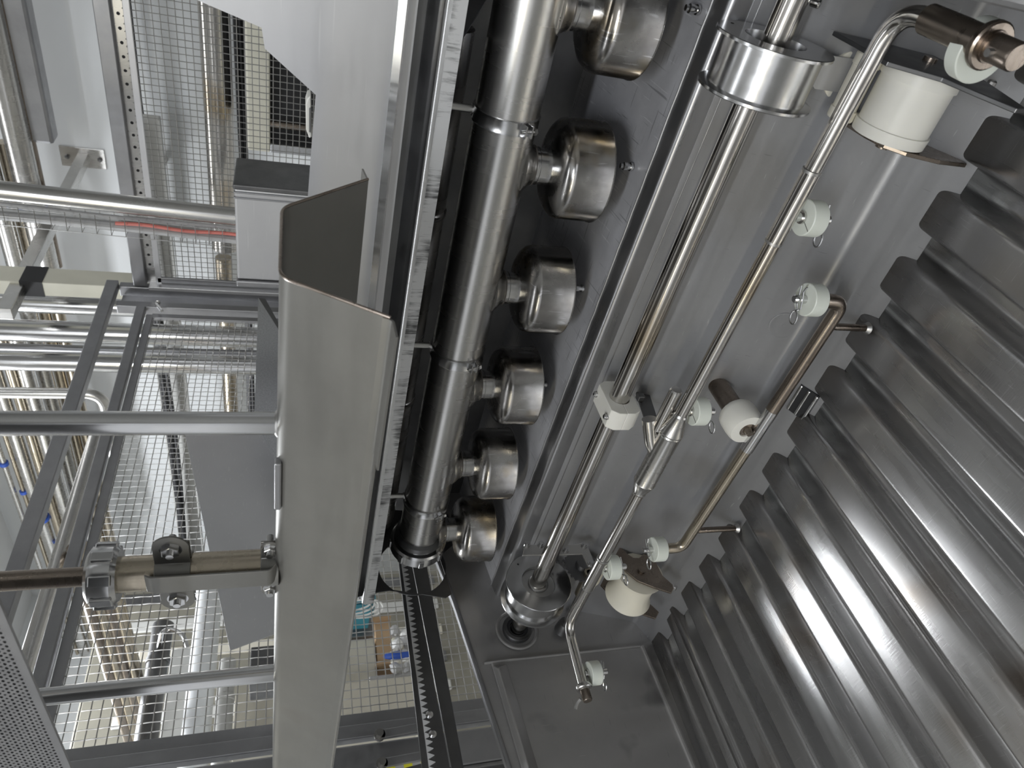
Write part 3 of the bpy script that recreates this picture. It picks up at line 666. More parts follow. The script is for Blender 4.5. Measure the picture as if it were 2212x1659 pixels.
for a, b in [(595, 345), (695, 630), (308, 415), (-80, 330), (-300, 330)]:
    q = at(1180 + a * .1386, 1130 + b * .1386, X=1.299)
    MB().lathe(q, (-1, 0, 0), [(-.003, .008), (.003, .008), (.003, .005), (.007, .005)], 12).build('link_bolt', 'polished_steel', cd)
q = at(1274, 1236, X=XC - .01); e = np.array([XE - .01, q[1], q[2]])
MB().tube([q, q + (e - q) * .35], .013, 18).build('bush', 'gold_steel', cd)
MB().tube([q, e], .0075, 14).build('spindle', 'pipe_steel', cd)
MB().lathe(e + np.array([-.035, 0, 0]), (1, 0, 0), [(0, .016), (.010, .019), (.034, .022)], 20).build('spindle_foot', 'dark_steel', cd)
pl = [at(1180 + a * .1386, 1130 + b * .1386, X=XC + .03) for a, b in [(130, 540), (420, 540), (430, 700), (180, 700)]]
for i in range(8):
    f_ = i / 7; p_ = at(1180 + (180 + f_ * 600) * .1386, 1130 + 600 * .1386, X=XC + .012)
    MB().lathe(p_, (1, 0, 0), [(-.004, .0035), (.004, .0035)], 8).build('chain_roller', 'dark_steel', cd)

# ------------------------------------------------------------------ trapezoid hood in the foreground
HX0, HX1 = .395, 2.05
hd = thing('hood', 'grey trapezoid sheet metal hood in the foreground with flared sides', 'hood', (HX0, -.676, .005))
sec = fillet([(-.838, -.094), (-.745, .006), (-.607, .006), (-.548, -.094)], .014, 8)
MB().sheet(sec, HX0, HX1, -.0022, .006).build('hood_shell', 'hood_steel', hd, smooth=60)
MB().sheet(fillet([(-.868, -.0915), (-.840, -.0955), (-.836, -.0915)], .006, 6), HX0, HX1, .0022, .006).build('rear_lip', 'hood_steel', hd, smooth=60)
MB().sheet(fillet([(-.5505, -.0885), (-.546, -.0985), (-.519, -.0995)], .008, 6), HX0, .575, .0022, .006).build('front_lip', 'hood_steel', hd, smooth=60)
MB().sheet(fillet([(-.5505, -.0885), (-.546, -.0985), (-.539, -.0995)], .006, 6), .575, HX1, .0022, .006).build('narrow_front_lip', 'hood_steel', hd, smooth=60)
MB().tube([(HX0 - .001, p[0], p[1] + .0015) for p in sec], .0018, 8).build('cut_edge', 'brown_steel', hd)
for q in ((-.604, -.004), (-.5905, -.0255)):
    pass
MB().bb((.650, -.612, .004), (.735, -.600, .012)).build('edge_bracket', 'frame_steel', hd, smooth=0, bevel=.002)
PYH = -.630
for x, lab in ((.612, ''), (1.200, '')):
    t = MB().tube([(x, PYH, .004), (x - .002, PYH, .78)], .0135, 26).build('hanger_post', 'polished_steel', hd)
    MB().lathe((x, PYH, .006), UP, [(0, .019), (.003, .0175), (.006, .0138)], 22).build('weld_collar', 'wire_steel', t)
# clamped pipe with union nut on top of the hood
XU = .886; YU = -.625
cu = thing('clamped_pipe', 'brown tinted pipe with a big union nut clamped on top of the hood', 'pipe', (XU, YU, .012))
MB().tube([(XU, YU, .20), (XU - .004, YU, .80)], .0128, 24).build('thin_pipe', 'brown_steel', cu)
MB().tube([(XU, YU, .012), (XU, YU, .215)], .0240, 30).build('sleeve', 'gold_steel', cu)
nut = MB().lathe((XU, YU, .206), UP, [(0, .0270), (.0, .034), (.006, .0400), (.022, .0410), (.032, .0385), (.037, .031), (.037, .0128)], 40).build('union_nut', 'polished_steel', cu, smooth=30)
for a_ in np.linspace(0, 2 * math.pi, 8, endpoint=False):
    d = np.array([math.cos(a_), math.sin(a_), 0]); tg = np.array([-math.sin(a_), math.cos(a_), 0])
    MB().box(np.array([XU, YU, .222]) + d * .0405, (.026, .014, .006), (UP, tg, d)).build('nut_lug', 'polished_steel', nut, smooth=0, bevel=.0015)
def pipe_clamp(z, w_, half, hexr):
    t = thing('pipe_clamp', 'grey two-part pipe clamp with bolts ' + ('in the middle of the sleeve' if w_ > .03 else 'against the top of the hood'), 'clamp', (XU, YU, z), 'clamps of the union pipe')
    for s_ in (-1, 1):
        n = 12; arc = [(XU + .0248 * math.cos(a), YU + s_ * .0248 * math.sin(a)) for a in np.linspace(.16, math.pi - .16, n)]
        arc2 = [(XU + .0275 * math.cos(a), YU + s_ * .0275 * math.sin(a)) for a in np.linspace(math.pi - .22, .22, n)]
        l1 = [(XU - half, YU + s_ * .0035), (XU - half, YU + s_ * .0062)]; l2 = [(XU + half, YU + s_ * .0062), (XU + half, YU + s_ * .0035)]
        poly = arc + l1 + arc2 + l2
        MB().prism([(p[0], p[1], z - w_ / 2) for p in poly], (0, 0, w_)).build('clamp_half', 'hood_steel', t, smooth=40, bevel=.001)
        for e_ in (-1, 1):
            if s_ > 0:
                MB().lathe((XU + e_ * half, YU + s_ * .0048, z), (0, s_, 0), [(-.0013, .0001), (-.0013, w_ / 2), (.0013, w_ / 2), (.0013, .0001)], 24).build('rounded_ear', 'hood_steel', t)
    for e_ in (-1, 1):
        c = np.array([XU + e_ * (half - .004), YU, z])
        b = MB().cyl(c + np.array([0, -.016, 0]), c + np.array([0, .018, 0]), .0048, 14).build('clamp_bolt', 'polished_steel', t)
        MB().lathe(c + np.array([0, .0062, 0]), (0, 1, 0), [(0, hexr), (.006, hexr), (.0065, hexr * .9)], 6).build('hex_nut', 'polished_steel', b, smooth=0)
        MB().lathe(c + np.array([0, .0050, 0]), (0, 1, 0), [(0, hexr * 1.15), (.0013, hexr * 1.15)], 22).build('washer', 'polished_steel', b)
pipe_clamp(.140, .044, .060, .0120)
pipe_clamp(.018, .024, .050, .0085)
fb = thing('flat_bar', 'bent flat steel bar bridging both pipe clamps on the hood', 'bar', (XU - .026, YU + .03, .01))
MB().sheet(fillet([(0, 0), (1, 0)], .1), 0, 1, .001)
fz = fillet([(.170, -.595), (.162, -.591), (.016, -.591), (.010, -.600)], .006, 5)
mb = MB(); mb.rings([[(XU - .036, y, z) for z, y in fz] + [(XU - .036, y - .003, z) for z, y in fz[::-1]], [(XU - .002, y, z) for z, y in fz] + [(XU - .002, y - .003, z) for z, y in fz[::-1]]])
mb.build('bar_strip', 'hood_steel', fb, smooth=40, bevel=.0008)

# perforated plate at the lower left
pf = thing('perforated_plate', 'dark grey perforated metal plate at the lower left edge', 'plate', at(75, 1480, Y=-.42))
a0 = at(-4, 1290, Y=-.42); a1 = at(160, 1670, Y=-.42)
ex = unit(a1 - a0); ez = unit(arr((0, .0, 1)) - ex * (np.array([0, 0, 1.0]) @ ex)); eyp = np.cross(ez, ex)
L_ = np.linalg.norm(a1 - a0); base = a0 - ex * .15 + ez * 0
cs = .0078; nx, nz = int((L_ + .5) / cs), 30
mb = MB(); K = 8; ang = np.linspace(0, 2 * math.pi, K, endpoint=False) + math.pi / K
sqd = [(max(-1, min(1, 1.42 * math.cos(t))), max(-1, min(1, 1.42 * math.sin(t)))) for t in ang]
for i in range(nx):
    for k in range(nz):
        c = base + ex * cs * (i + .5 * 0 + .5) + ez * (cs * (k + .5) + .006)
        sh_ = .5 * cs * (k % 2) * 0
        o_ = [c + ex * cs / 2 * u + ez * cs / 2 * v_ for u, v_ in sqd]
        h_ = [c + ex * .0024 * math.cos(t) + ez * .0015 * math.sin(t) for t in ang]
        b_ = [p - eyp * .0015 for p in h_]
        vs = o_ + h_ + b_
        mb.add(vs, [f for j in range(K) for f in ((j, (j + 1) % K, K + (j + 1) % K, K + j), (K + j, K + (j + 1) % K, 2 * K + (j + 1) % K, 2 * K + j))])
tag(mb.build('punched_sheet', 'frame_steel', pf, smooth=0), kind='stuff')
MB().prism([base - eyp * .006 + ez * .004, base + ex * nx * cs - eyp * .006 + ez * .004, base + ex * nx * cs - eyp * .006 + ez * nz * cs, base - eyp * .006 + ez * nz * cs], -eyp * .002).build('dark_hole_backing', 'dark_steel', pf, smooth=0)  # dark sheet added so the punched holes look shaded
MB().bar(base + ez * .003, base + ex * nx * cs + ez * .003, .004, .006, ez).build('plate_edge', 'frame_steel', pf, smooth=0)

# ------------------------------------------------------------------ mesh guards
GX, GY, WP = 2.40, -3.50, .0302
def wires(parent, o, u, v, nu, nv, r=.0019):
    o, u, v = arr(o), unit(u), unit(v); nrm = np.cross(u, v); mb = MB()
    def wire(p, d, n, ph):
        pts = []
        for i in range(n * 2 + 1):
            t = (i - .5) * WP / 2
            amp = .0013 * (1 if (i // 2 + ph) % 2 else -1) if i % 2 else 0
            pts.append(p + d * t + nrm * amp)
        mb.tube(pts, r, 4)
    for i in range(nu): wire(o + u * WP * i, v, nv, i % 2)
    for j in range(nv): wire(o + v * WP * j, u, nu, (j + 1) % 2)
    return tag(mb.build('wire_mesh', 'wire_steel', parent, smooth=80), kind='stuff')
# end guard (across the machine)
g2 = thing('mesh_guard', 'wire mesh guard with steel frame standing across behind the hood', 'guard', (GX, -2.2, -1.1))
ZB = -1.06
wires(g2, (GX, -3.225, ZB + .02), (0, 1, 0), UP, 72, 57)
MB().bb((GX - .012, -3.26, .655), (GX + .004, -1.03, .688)).build('top_flange', 'frame_steel', g2, smooth=0, bevel=.002)
MB().bb((GX - .035, -3.30, .695), (GX + .006, -1.03, .738)).build('top_rail', 'frame_steel', g2, smooth=0, bevel=.004)
MB().bb((GX - .012, -3.268, ZB), (GX + .004, -3.235, .66)).build('side_flange', 'frame_steel', g2, smooth=0, bevel=.002)
MB().bb((GX - .012, -1.085, ZB), (GX + .004, -1.045, .66)).build('side_flange', 'frame_steel', g2, smooth=0, bevel=.002)
MB().bb((GX - .035, -1.04, ZB), (GX + .006, -.995, .70)).build('side_rail', 'frame_steel', g2, smooth=0, bevel=.004)
MB().bb((GX - .012, -3.26, ZB - .03), (GX + .004, -1.03, ZB + .01)).build('bottom_flange', 'frame_steel', g2, smooth=0, bevel=.002)
gp_ = thing('guard_post', 'square steel frame of post and rail around the end mesh guard', 'post', (GX, -3.45, -1.7))
MB().bb((GX - .05, -3.50, .848), (GX + .0, -.80, .905)).build('top_rail', 'frame_steel', gp_, smooth=0, bevel=.004)
MB().bb((GX - .03, -3.515, FZ), (GX + .03, -3.47, .845)).build('corner_post', 'frame_steel', gp_, smooth=0, bevel=.004)
MB().bb((GX + .02, -3.465, FZ), (GX + .03, -3.335, .83)).build('channel_web', 'panel_steel', gp_, smooth=0)
MB().bb((GX - .03, -3.345, FZ), (GX + .02, -3.300, .83)).build('channel_flange', 'frame_steel', gp_, smooth=0, bevel=.003)
MB().bb((GX - .05, -.97, FZ), (GX + .05, -.86, .845)).build('near_post', 'frame_steel', gp_, smooth=0, bevel=.006)
MB().bb((GX - .06, -.845, FZ), (GX + .02, -.79, .845)).build('near_post_flange', 'dark_steel', gp_, smooth=0, bevel=.006)
lk = thing('guard_lock', 'small steel lock bolt on the corner of the mesh guard', 'bolt', at(342, 664, X=GX - .02))
MB().lathe(at(342, 664, X=GX - .0), (-1, 0, 0), [(0, .022), (.012, .022), (.014, .012), (.035, .012), (.037, .006)], 18).build('lock_body', 'pipe_steel', lk)
MB().bar(at(336, 655, X=GX - .04), at(350, 672, X=GX - .04), .014, .012, (1, 0, 0)).build('lock_wing', 'polished_steel', lk, smooth=0, bevel=.002)
# rear guard (along the machine)
g1 = thing('mesh_guard', 'wire mesh guard running along the hall behind the cover panel', 'guard', (1.4, GY, -1.1))
wires(g1, (.55, GY, ZB + .02), (1, 0, 0), UP, 59, 57)
MB().bb((.45, GY - .004, .640), (2.36, GY + .012, .668)).build('top_flange', 'panel_steel', g1, smooth=0, bevel=.002)
pt = MB().bb((.45, GY - .012, .668), (2.36, GY - .004, .712)).build('slotted_strip', 'pipe_steel', g1, smooth=0)
MB().bb((.45, GY - .03, .712), (2.36, GY + .03, .775)).build('top_rail', 'frame_steel', g1, smooth=0, bevel=.004)
for x in np.arange(.62, 2.3, .058):
    MB().lathe((x, GY - .0045, .690), (0, 1, 0), [(-.002, .007), (.0012, .007)], 10).build('slot_hole', 'dark_void', pt)
MB().bb((2.315, GY - .004, ZB), (2.345, GY + .012, .66)).build('side_flange', 'frame_steel', g1, smooth=0, bevel=.002)
MB().bb((2.350, GY - .02, ZB), (2.372, GY + .05, .70)).build('side_rail', 'panel_steel', g1, smooth=0, bevel=.003)
MB().bb((.45, GY - .004, ZB - .03), (2.34, GY + .012, ZB + .01)).build('bottom_flange', 'frame_steel', g1, smooth=0, bevel=.002)

# sheet plates hanging between hood and guard
t = thing('sheet_plate', 'plain grey slanted sheet plate hanging in front of the end guard', 'plate', at(500, 1150, X=2.12))
MB().prism([at(a, b, X=2.12) for a, b in [(399, 935), (640, 900), (640, 1352), (497, 1405)]], (.003, 0, 0)).build('plate', 'panel_steel', t, smooth=0)
t = thing('sheet_plate', 'pointed galvanised sheet with a sparkling grain beside the hood', 'plate', at(570, 800, X=1.98))
MB().prism([at(a, b, X=1.98) for a, b in [(558, 643), (610, 725), (625, 1020), (592, 990), (549, 905)]], (.003, 0, 0)).build('plate', 'galvanised_steel', t, smooth=0)
MB().prism([at(a, b, X=1.985) for a, b in [(558, 643), (573, 645), (612, 716), (610, 725)]], (.02, 0, 0)).build('folded_edge', 'dark_steel', t, smooth=0)

# steel housing box in front of the rear guard
YBX = -2.55
bx = thing('housing_box', 'light grey sheet steel housing box behind the cover panel', 'box', at(580, 500, Y=YBX))
f0 = at(505, 396, Y=YBX); f1 = at(512, 603, Y=YBX); zr = at(740, 500, Y=YBX)[2]
yk = at(505, 341, X=f0[0])[1]
MB().bb((f0[0] + .02, yk, zr), (f1[0], YBX, f0[2])).build('body', 'panel_steel', bx, smooth=0, bevel=.008, bseg=3)
MB().bb((f0[0], yk - .01, zr), (f0[0] + .022, YBX + .008, f0[2] + .004)).build('shaded_end_face', 'dark_steel', bx, smooth=0, bevel=.006, bseg=3)  # end face coloured dark for the shade on the side away from light
for dx in (.030, .052): MB().bb((f0[0] + dx, YBX - .01, zr), (f0[0] + dx + .006, YBX + .006, f0[2] + .002)).build('rib', 'frame_steel', bx, smooth=0, bevel=.002)
MB().bb((f1[0] + .002, yk, zr), (f1[0] + .030, YBX + .010, f0[2] + .004)).build('foot_flange', 'frame_steel', bx, smooth=0, bevel=.006)

# cable conduit with wire basket crossing in front of the rear guard
YC = -2.75
ca, cb = at(-420, 365, Y=YC), at(512, 468, Y=YC)
cd2 = unit(cb - ca); cn = unit(np.cross(cd2, (0, 1, 0)))
if cn[0] < 0: cn = -cn
t = thing('conduit', 'thick dull steel conduit running above the wire cable basket', 'pipe', cb)
MB().tube([ca, cb], .036, 24).build('tube', 'pipe_steel', t)
kb = thing('cable_basket', 'thin wire cable basket hanging beneath the thick conduit', 'cable tray', cb)
Lc = np.linalg.norm(cb - ca)
mb = MB(); depth_, hgt = .08, .075
o1 = ca + cn * .045
for off in ((0, 0), (0, .04), (0, depth_), (hgt * .5, depth_), (hgt, depth_), (hgt, 0), (hgt, .04), (hgt * .5, 0)):
    q = o1 + cn * off[0] + np.array([0, off[1] - .04, 0]); mb.tube([q, q + cd2 * Lc], .0018, 5)
tag(mb.build('long_wires', 'wire_steel', kb), kind='stuff')
mb = MB()
for k in range(int(Lc / .05)):
    q = o1 + cd2 * (.02 + k * .05)
    y_ = lambda d: np.array([0, d - .04, 0])
    mb.tube([q + y_(0) - cn * .006, q + cn * hgt + y_(0), q + cn * hgt + y_(depth_), q + y_(depth_) - cn * .006], .0018, 5)
tag(mb.build('cross_wires', 'wire_steel', kb), kind='stuff')
for nm, mt, off, rr, f0_ in (('cable', 'red_plastic', (.030, .058), .007, .68), ('cable', 'cable_grey', (.056, .045), .016, 0), ('cable', 'cable_white', (.055, .012), .013, 0), ('cable', 'cable_grey', (.024, .018), .009, 0)):
    q = o1 + cn * off[0] + np.array([0, off[1] - .04, 0])
    c_ = thing('cable', {'red_plastic': 'red cable lying in the wire basket', 'cable_white': 'thick white cable lying in the wire basket', 'cable_grey': 'thick grey cable lying in the wire basket' if rr > .01 else 'thin grey cable lying in the wire basket'}[mt], 'cable', q + cd2 * Lc, 'cables in the basket')
    MB().tube([q + cd2 * (Lc * (f0_ + (1 - f0_) * s_)) + cn * .004 * math.sin(9 * s_ + off[0] * 90) for s_ in np.linspace(0, 1, 14)], rr, 10).build('sheath', mt, c_)

# wall bracket with arm, and the pale upright under it
YW = -5.5
t = thing('wall_bracket', 'square steel arm on a bolted wall plate above the conduit', 'bracket', at(190, 340, Y=YW))
c = at(181, 341, Y=YW + .01)
MB().bb((c[0] - .075, YW, c[2] - .14), (c[0] + .075, YW + .012, c[2] + .15)).build('wall_plate', 'pipe_steel', t, smooth=0, bevel=.003)
for s_ in (-1, 1): MB().lathe((c[0], YW + .012, c[2] + s_ * .105), (0, 1, 0), [(0, .016), (.012, .016), (.02, .008)], 6).build('bolt', 'dark_steel', t)
MB().bb((c[0] - .035, YW + .01, c[2] - .035), (c[0] + .035, -3.55, c[2] + .035)).build('arm', 'pipe_steel', t, smooth=0, bevel=.004)
t = thing('support_post', 'pale vertical square post with a black band at the left edge', 'post', at(150, 600, X=2.62))
c = at(76, 603, X=2.62)
MB().bb((c[0] - .03, c[1] - .075, c[2] - .62), (c[0] + .06, c[1] + .075, c[2] + .7)).build('post', 'cream_paint', t, smooth=0, bevel=.004)
MB().bb((c[0] - .034, c[1] - .079, c[2] - .055), (c[0] + .064, c[1] + .079, c[2] + .055)).build('band', 'black_rubber', t, smooth=0)

# pipes of the hall running along X high on the left
def pipe_x(px, py, Y, r, x0, x1, mat, label, grp='pipes along the rear wall', clamp=None):
    p = at(px, py, Y=Y); t = thing('hall_pipe', label, 'pipe', (x1, p[1], p[2]), grp)
    MB().tube([(x0, p[1], p[2]), (x1, p[1], p[2])], r, 24).build('tube', mat, t)
    for xc in (clamp or []):
        MB().lathe((xc, p[1], p[2]), (1, 0, 0), [(0, r), (0, r + .012), (.03, r + .012), (.03, r)], 20).build('blue_clamp', 'blue_plastic', t)
    return t
def px_at(y, x900): return x900
pipe_x(14, 200, -4.85, .075, -.5, 3.35, 'pipe_steel', 'thick steel pipe at the upper left corner of the hall', clamp=[2.7])
pipe_x(40, 200, -4.9, .035, -.5, 3.2, 'brown_steel', 'narrow brown pipe between the thick pipe and the duct at upper left')
t = thing('hall_duct', 'dull grey square duct running along the white rear wall at upper left', 'duct', (2.5, -4.9, 1.3))
p = at(72, 200, Y=-4.95)
MB().bb((-.5, p[1] - .07, p[2] - .075), (2.28, p[1] + .07, p[2] + .075)).build('duct', 'frame_steel', t, smooth=0, bevel=.02)
pipe_x(118, 640, -4.9, .042, 2.3, 6.5, 'gold_steel', 'brownish pipe behind the pale post')
pipe_x(88, 640, -4.9, .040, 2.3, 6.5, 'gold_steel', 'second brownish pipe behind the pale post')
pipe_x(52, 640, -4.8, .055, 2.3, 6.5, 'pipe_steel', 'bright steel pipe behind the pale post')
for i, (xx, rr) in enumerate([(8, .022), (30, .016), (52, .05), (84, .036), (112, .05)]):
    pipe_x(xx, 1000, -4.6, rr, 3.6, 7.9, 'gold_steel' if i % 2 else 'pipe_steel', ['thin pipe at the left edge of the picture below the tube rows', 'thinnest pipe beside the left edge', 'thick pipe in the lower left group', 'medium brownish pipe in the lower left group', 'thick pipe closest to the guard rail at lower left'][i], clamp=[4.9 + .35 * i])
# vertical tubes beyond the end guard
for i, (yy, w_) in enumerate([(665, .060), (722, .066), (757, .022), (785, .056)]):
    c = at(300, yy, X=3.0)
    t = thing('vertical_tube', ['polished vertical tube nearest to the guard corner', 'widest polished vertical tube beyond the end guard', 'thin dark vertical tube between two polished ones', 'polished vertical tube lowest of the four beyond the guard'][i], 'pipe', (c[0], c[1], FZ), 'vertical tubes beyond the end guard')
    MB().tube([(c[0], c[1], FZ), (c[0], c[1], 2.7)], w_, 28).build('tube', 'polished_steel' if i != 2 else 'frame_steel', t)
c = at(80, 849, X=3.3)
t = thing('elbow_tube', 'vertical tube ending in a clamped elbow beside the guard rail', 'pipe', c)
e_ = at(222, 849, X=3.3)
MB().tube(fillet([(c[0], c[1], 2.7), (c[0], c[1], e_[2]), (c[0] + .5, c[1] + .1, e_[2] - .02)], .1, 8), .034, 20).build('tube', 'pipe_steel', t)
MB().lathe((c[0], c[1], e_[2] + .10), UP, [(0, .034), (0, .05), (.03, .05), (.03, .034)], 20).build('ferrule_clamp', 'polished_steel', t)
# run of pipe following the guard's top rail
p = at(150, 1100, X=2.75)
t = thing('rail_pipe', 'dull pipe running along the slanting guard rail', 'pipe', (2.75, p[1], p[2]))
q = at(218, 905, X=2.75)
MB().tube([(2.75, q[1], q[2]), (2.75, -.7, at(62, 1400, X=2.75)[2])], .030, 20).build('tube', 'pipe_steel', t)
# pipe, black cable bundles and trays behind the rear guard
pipe_x(476, 300, -4.35, .080, -.2, 2.62, 'shaft_steel', 'shiny brownish pipe behind the rear guard mesh', grp='pipes behind the rear guard')
pipe_x(494, 780, -4.35, .052, 2.7, 8.1, 'gold_steel', 'brownish pipe seen through the upper part of the end guard', grp='pipes behind the rear guard')
p = at(476, 585, Y=-4.35)
def bundle(px, py, Y, n, rr, x0, x1, label, spread=.03):
    p = at(px, py, Y=Y); t = thing('cable_bundle', label, 'cables', (x1, p[1], p[2]))
    for i in range(n):
        a_ = random.uniform(0, 6.28); d_ = random.uniform(0, spread)
        pts = [(x, p[1] + d_ * math.sin(a_ + .8 * x), p[2] + d_ * math.cos(a_ + .9 * x)) for x in np.linspace(x0, x1, 16)]
        MB().tube(pts, rr, 8).build('cable', 'black_rubber', t)
bundle(522, 200, -4.6, 8, .014, -.2, 7.5, 'black cable bundle behind the rear guard beside the shiny pipe', .032)
bundle(345, 760, -4.7, 9, .016, 2.0, 7.0, 'thick black cable bundle in the tray behind the end guard', .045)
bundle(298, 200, -5.2, 7, .014, 0, 3.4, 'black cable bundle behind the top rail of the rear guard', .03)
p = at(358, 760, Y=-4.85)
t = thing('cable_tray', 'grey cable tray carrying black cables behind the end guard', 'cable tray', (5, p[1], p[2]))
MB().bb((2.0, p[1] - .01, p[2] - .13), (7.0, p[1], p[2] + .07)).build('tray_web', 'grey_paint', t, smooth=0)
for xx in (2.6, 4.2, 5.8): MB().bb((xx - .02, -5.498, p[2] - .04), (xx + .02, p[1] - .01, p[2])).build('wall_arm', 'grey_paint', t, smooth=0)
for dz in (-.13, .07): MB().bb((2.0, p[1], p[2] + dz - .006), (7.0, p[1] + .06, p[2] + dz + .006)).build('tray_side', 'grey_paint', t, smooth=0)
# dark machine opening with pale frame behind the rear guard
YO = -4.1
t = thing('machine_cabinet', 'machine cabinet with a pale frame around a black opening behind the mesh', 'cabinet', at(620, 200, Y=YO))
a = at(583, 40, Y=YO); b = at(720, 322, Y=YO)
MB().bb((a[0], YO - .6, b[2]), (b[0], YO - .02, a[2])).build('opening', 'dark_void', t, smooth=0)
MB().bb((a[0] - .4, YO - .04, a[2]), (b[0] + .05, YO + .03, a[2] + .12)).build('frame_side', 'cream_paint', t, smooth=0, bevel=.01)
MB().bb((b[0], YO - .04, b[2]), (b[0] + .05, YO + .03, a[2])).build('frame_foot', 'galvanised_steel', t, smooth=0, bevel=.006)
MB().tube([(a[0] + .55, YO - .01, b[2]), (a[0] + .55, YO - .01, a[2])], .02, 12).build('inner_bar', 'brown_steel', t)

# stores and machinery seen low through the end guard
def box_px(name, label, cat, X, x0, y0, x1, y1, dep, mat, grp=None, bevel=.006):
    a = at(x0, (y0 + y1) / 2, X=X); b = at(x1, (y0 + y1) / 2, X=X); c = at((x0 + x1) / 2, y0, X=X); d = at((x0 + x1) / 2, y1, X=X)
    t = thing(name, label, cat, (X, (c[1] + d[1]) / 2, b[2]), grp)
    MB().bb((X, c[1], b[2]), (X + dep, d[1], a[2])).build('body', mat, t, smooth=0, bevel=bevel)
    return t, (c[1], d[1], b[2], a[2])
def run_y(px, py, X, r, y0, y1, mat, label, name='cross_pipe', grp='pipes crossing behind the end guard'):
    p = at(px, py, X=X); t = thing(name, label, 'pipe', (X, y0, p[2]), grp)
    MB().tube([(X, y0, p[2]), (X, y1, p[2])], r, 24).build('tube', mat, t)
    for yy in np.linspace(y0 + .2, y1 - .2, 3):
        MB().lathe((X, yy, p[2]), (0, 1, 0), [(0, r), (.003, r * 1.12), (.03, r * 1.12), (.033, r)], 24).build('joint_ring', mat, t)
run_y(437, 1450, 4.2, .075, -3.0, -.6, 'wall_paint', 'fat white pipe crossing low behind the end guard')
run_y(338, 1450, 3.9, .055, -2.4, -.6, 'dark_steel', 'dark steel pipe crossing low behind the end guard')
for i, xx in enumerate((222, 243, 262, 281)):
    pipe_x(xx, 1400, -2.05, .028, 2.7, 6.5, 'gold_steel' if i % 2 else 'brown_steel', ['leftmost brown pipe of the row low behind the end guard', 'second brown pipe of the row low behind the end guard', 'third brown pipe of the row low behind the end guard', 'rightmost brown pipe of the row low behind the end guard'][i], grp='row of brown pipes behind the end guard')
box_px('steel_column', 'wide grey steel column behind the dark crossing pipe', 'column', 4.6, 355, 1400, 425, 1640, .1, 'grey_paint')
box_px('motor_cover', 'dark motor cover behind the slanted sheet plate', 'cover', 3.6, 540, 1395, 600, 1470, .2, 'dark_steel')
t, e = box_px('machine_casing', 'beige machine casing behind the lower part of the end guard', 'casing', 4.4, 505, 1480, 900, 1600, .15, 'beige_paint')
run_y(487, 1500, 4.0, .045, -2.2, -.6, 'grey_paint', 'grey drum pipe beside the fat white pipe')
# loop of pale tube
p = at(375, 1370, X=3.7)
t = thing('tube_loop', 'small bent loop of pale metal tube behind the end guard', 'pipe', p)
MB().tube(fillet([at(343, 1400, X=3.85), at(350, 1365, X=3.7), at(365, 1358, X=3.7), at(395, 1368, X=3.7), at(405, 1400, X=3.7)], .05, 6), .012, 10).build('tube', 'polished_steel', t)
# big dim machine filling the background low behind the guard
q0_, q1_ = at(330, 1265, X=5.7), at(330, 1665, X=5.7); ztop = at(185, 1450, X=5.7)[2]
t = thing('machine_block', 'big dim olive grey machine block in the background behind the pipes', 'machine', (6.2, q0_[1] / 2 + q1_[1] / 2, FZ))
MB().bb((5.7, q0_[1], FZ), (6.9, q1_[1] + .3, ztop)).build('body', 'machine_paint', t, smooth=0, bevel=.03)
for k in range(6):
    yk_ = q0_[1] + (q1_[1] - q0_[1]) * (k + .35) / 6
    MB().bb((5.68, yk_, FZ + .4), (5.70, yk_ + .10, ztop - .15 - .1 * (k % 3))).build('access_panel', ['dark_steel', 'grey_paint', 'beige_paint'][k % 3], t, smooth=0, bevel=.01)
# shelf with boxes right of the hood
XSH = 4.6
t, e = box_px('shelf_board', 'cream shelf board low behind the end guard', 'shelf', XSH - .1, 690, 1525, 930, 1558, .5, 'cream_paint')
box_px('beige_box', 'beige cabinet box standing behind the mesh right of the hood', 'box', XSH, 690, 1385, 812, 1500, .4, 'beige_paint')
box_px('cabinet_top', 'dark grey cabinet top above the beige box', 'cabinet', XSH + .05, 690, 1330, 815, 1378, .4, 'frame_steel')
t, e = box_px('cardboard_box', 'open brown cardboard box behind the mesh right of the hood', 'box', XSH + .02, 812, 1340, 848, 1440, .3, 'cardboard')
for dy in (e[0], e[1]):
    MB().bb((XSH - .03, dy - .004, e[2]), (XSH + .02, dy + .004, e[3] + .02)).build('flap', 'cardboard', t, smooth=0)
t, e = box_px('grey_tray', 'pale grey plastic tray under the bags behind the mesh', 'tray', XSH - .05, 800, 1455, 900, 1525, .3, 'cable_grey')
box_px('teal_box', 'teal plastic box beneath the coil of white cable', 'box', XSH - .2, 728, 1283, 812, 1300, .2, 'teal_plastic')
box_px('teal_box', 'lower teal plastic box behind the coil of white cable', 'box', XSH - .2, 738, 1306, 800, 1326, .2, 'teal_plastic')
t = thing('cable_coil', 'loose coil of white cable hanging in front of the teal boxes', 'cable', at(770, 1310, X=XSH - .3))
for k in range(4):
    c = at(765 + 4 * k, 1306 + 3 * k, X=XSH - .3); R_ = .075 + .012 * k
    MB().tube([c + np.array([.01 * math.sin(2 * a_ + k), R_ * math.cos(a_) * .6, R_ * math.sin(a_) * 1.4]) for a_ in np.linspace(0, 6.283, 28, endpoint=False)], .0065, 8, closed=True).build('turn', 'cable_white', t)
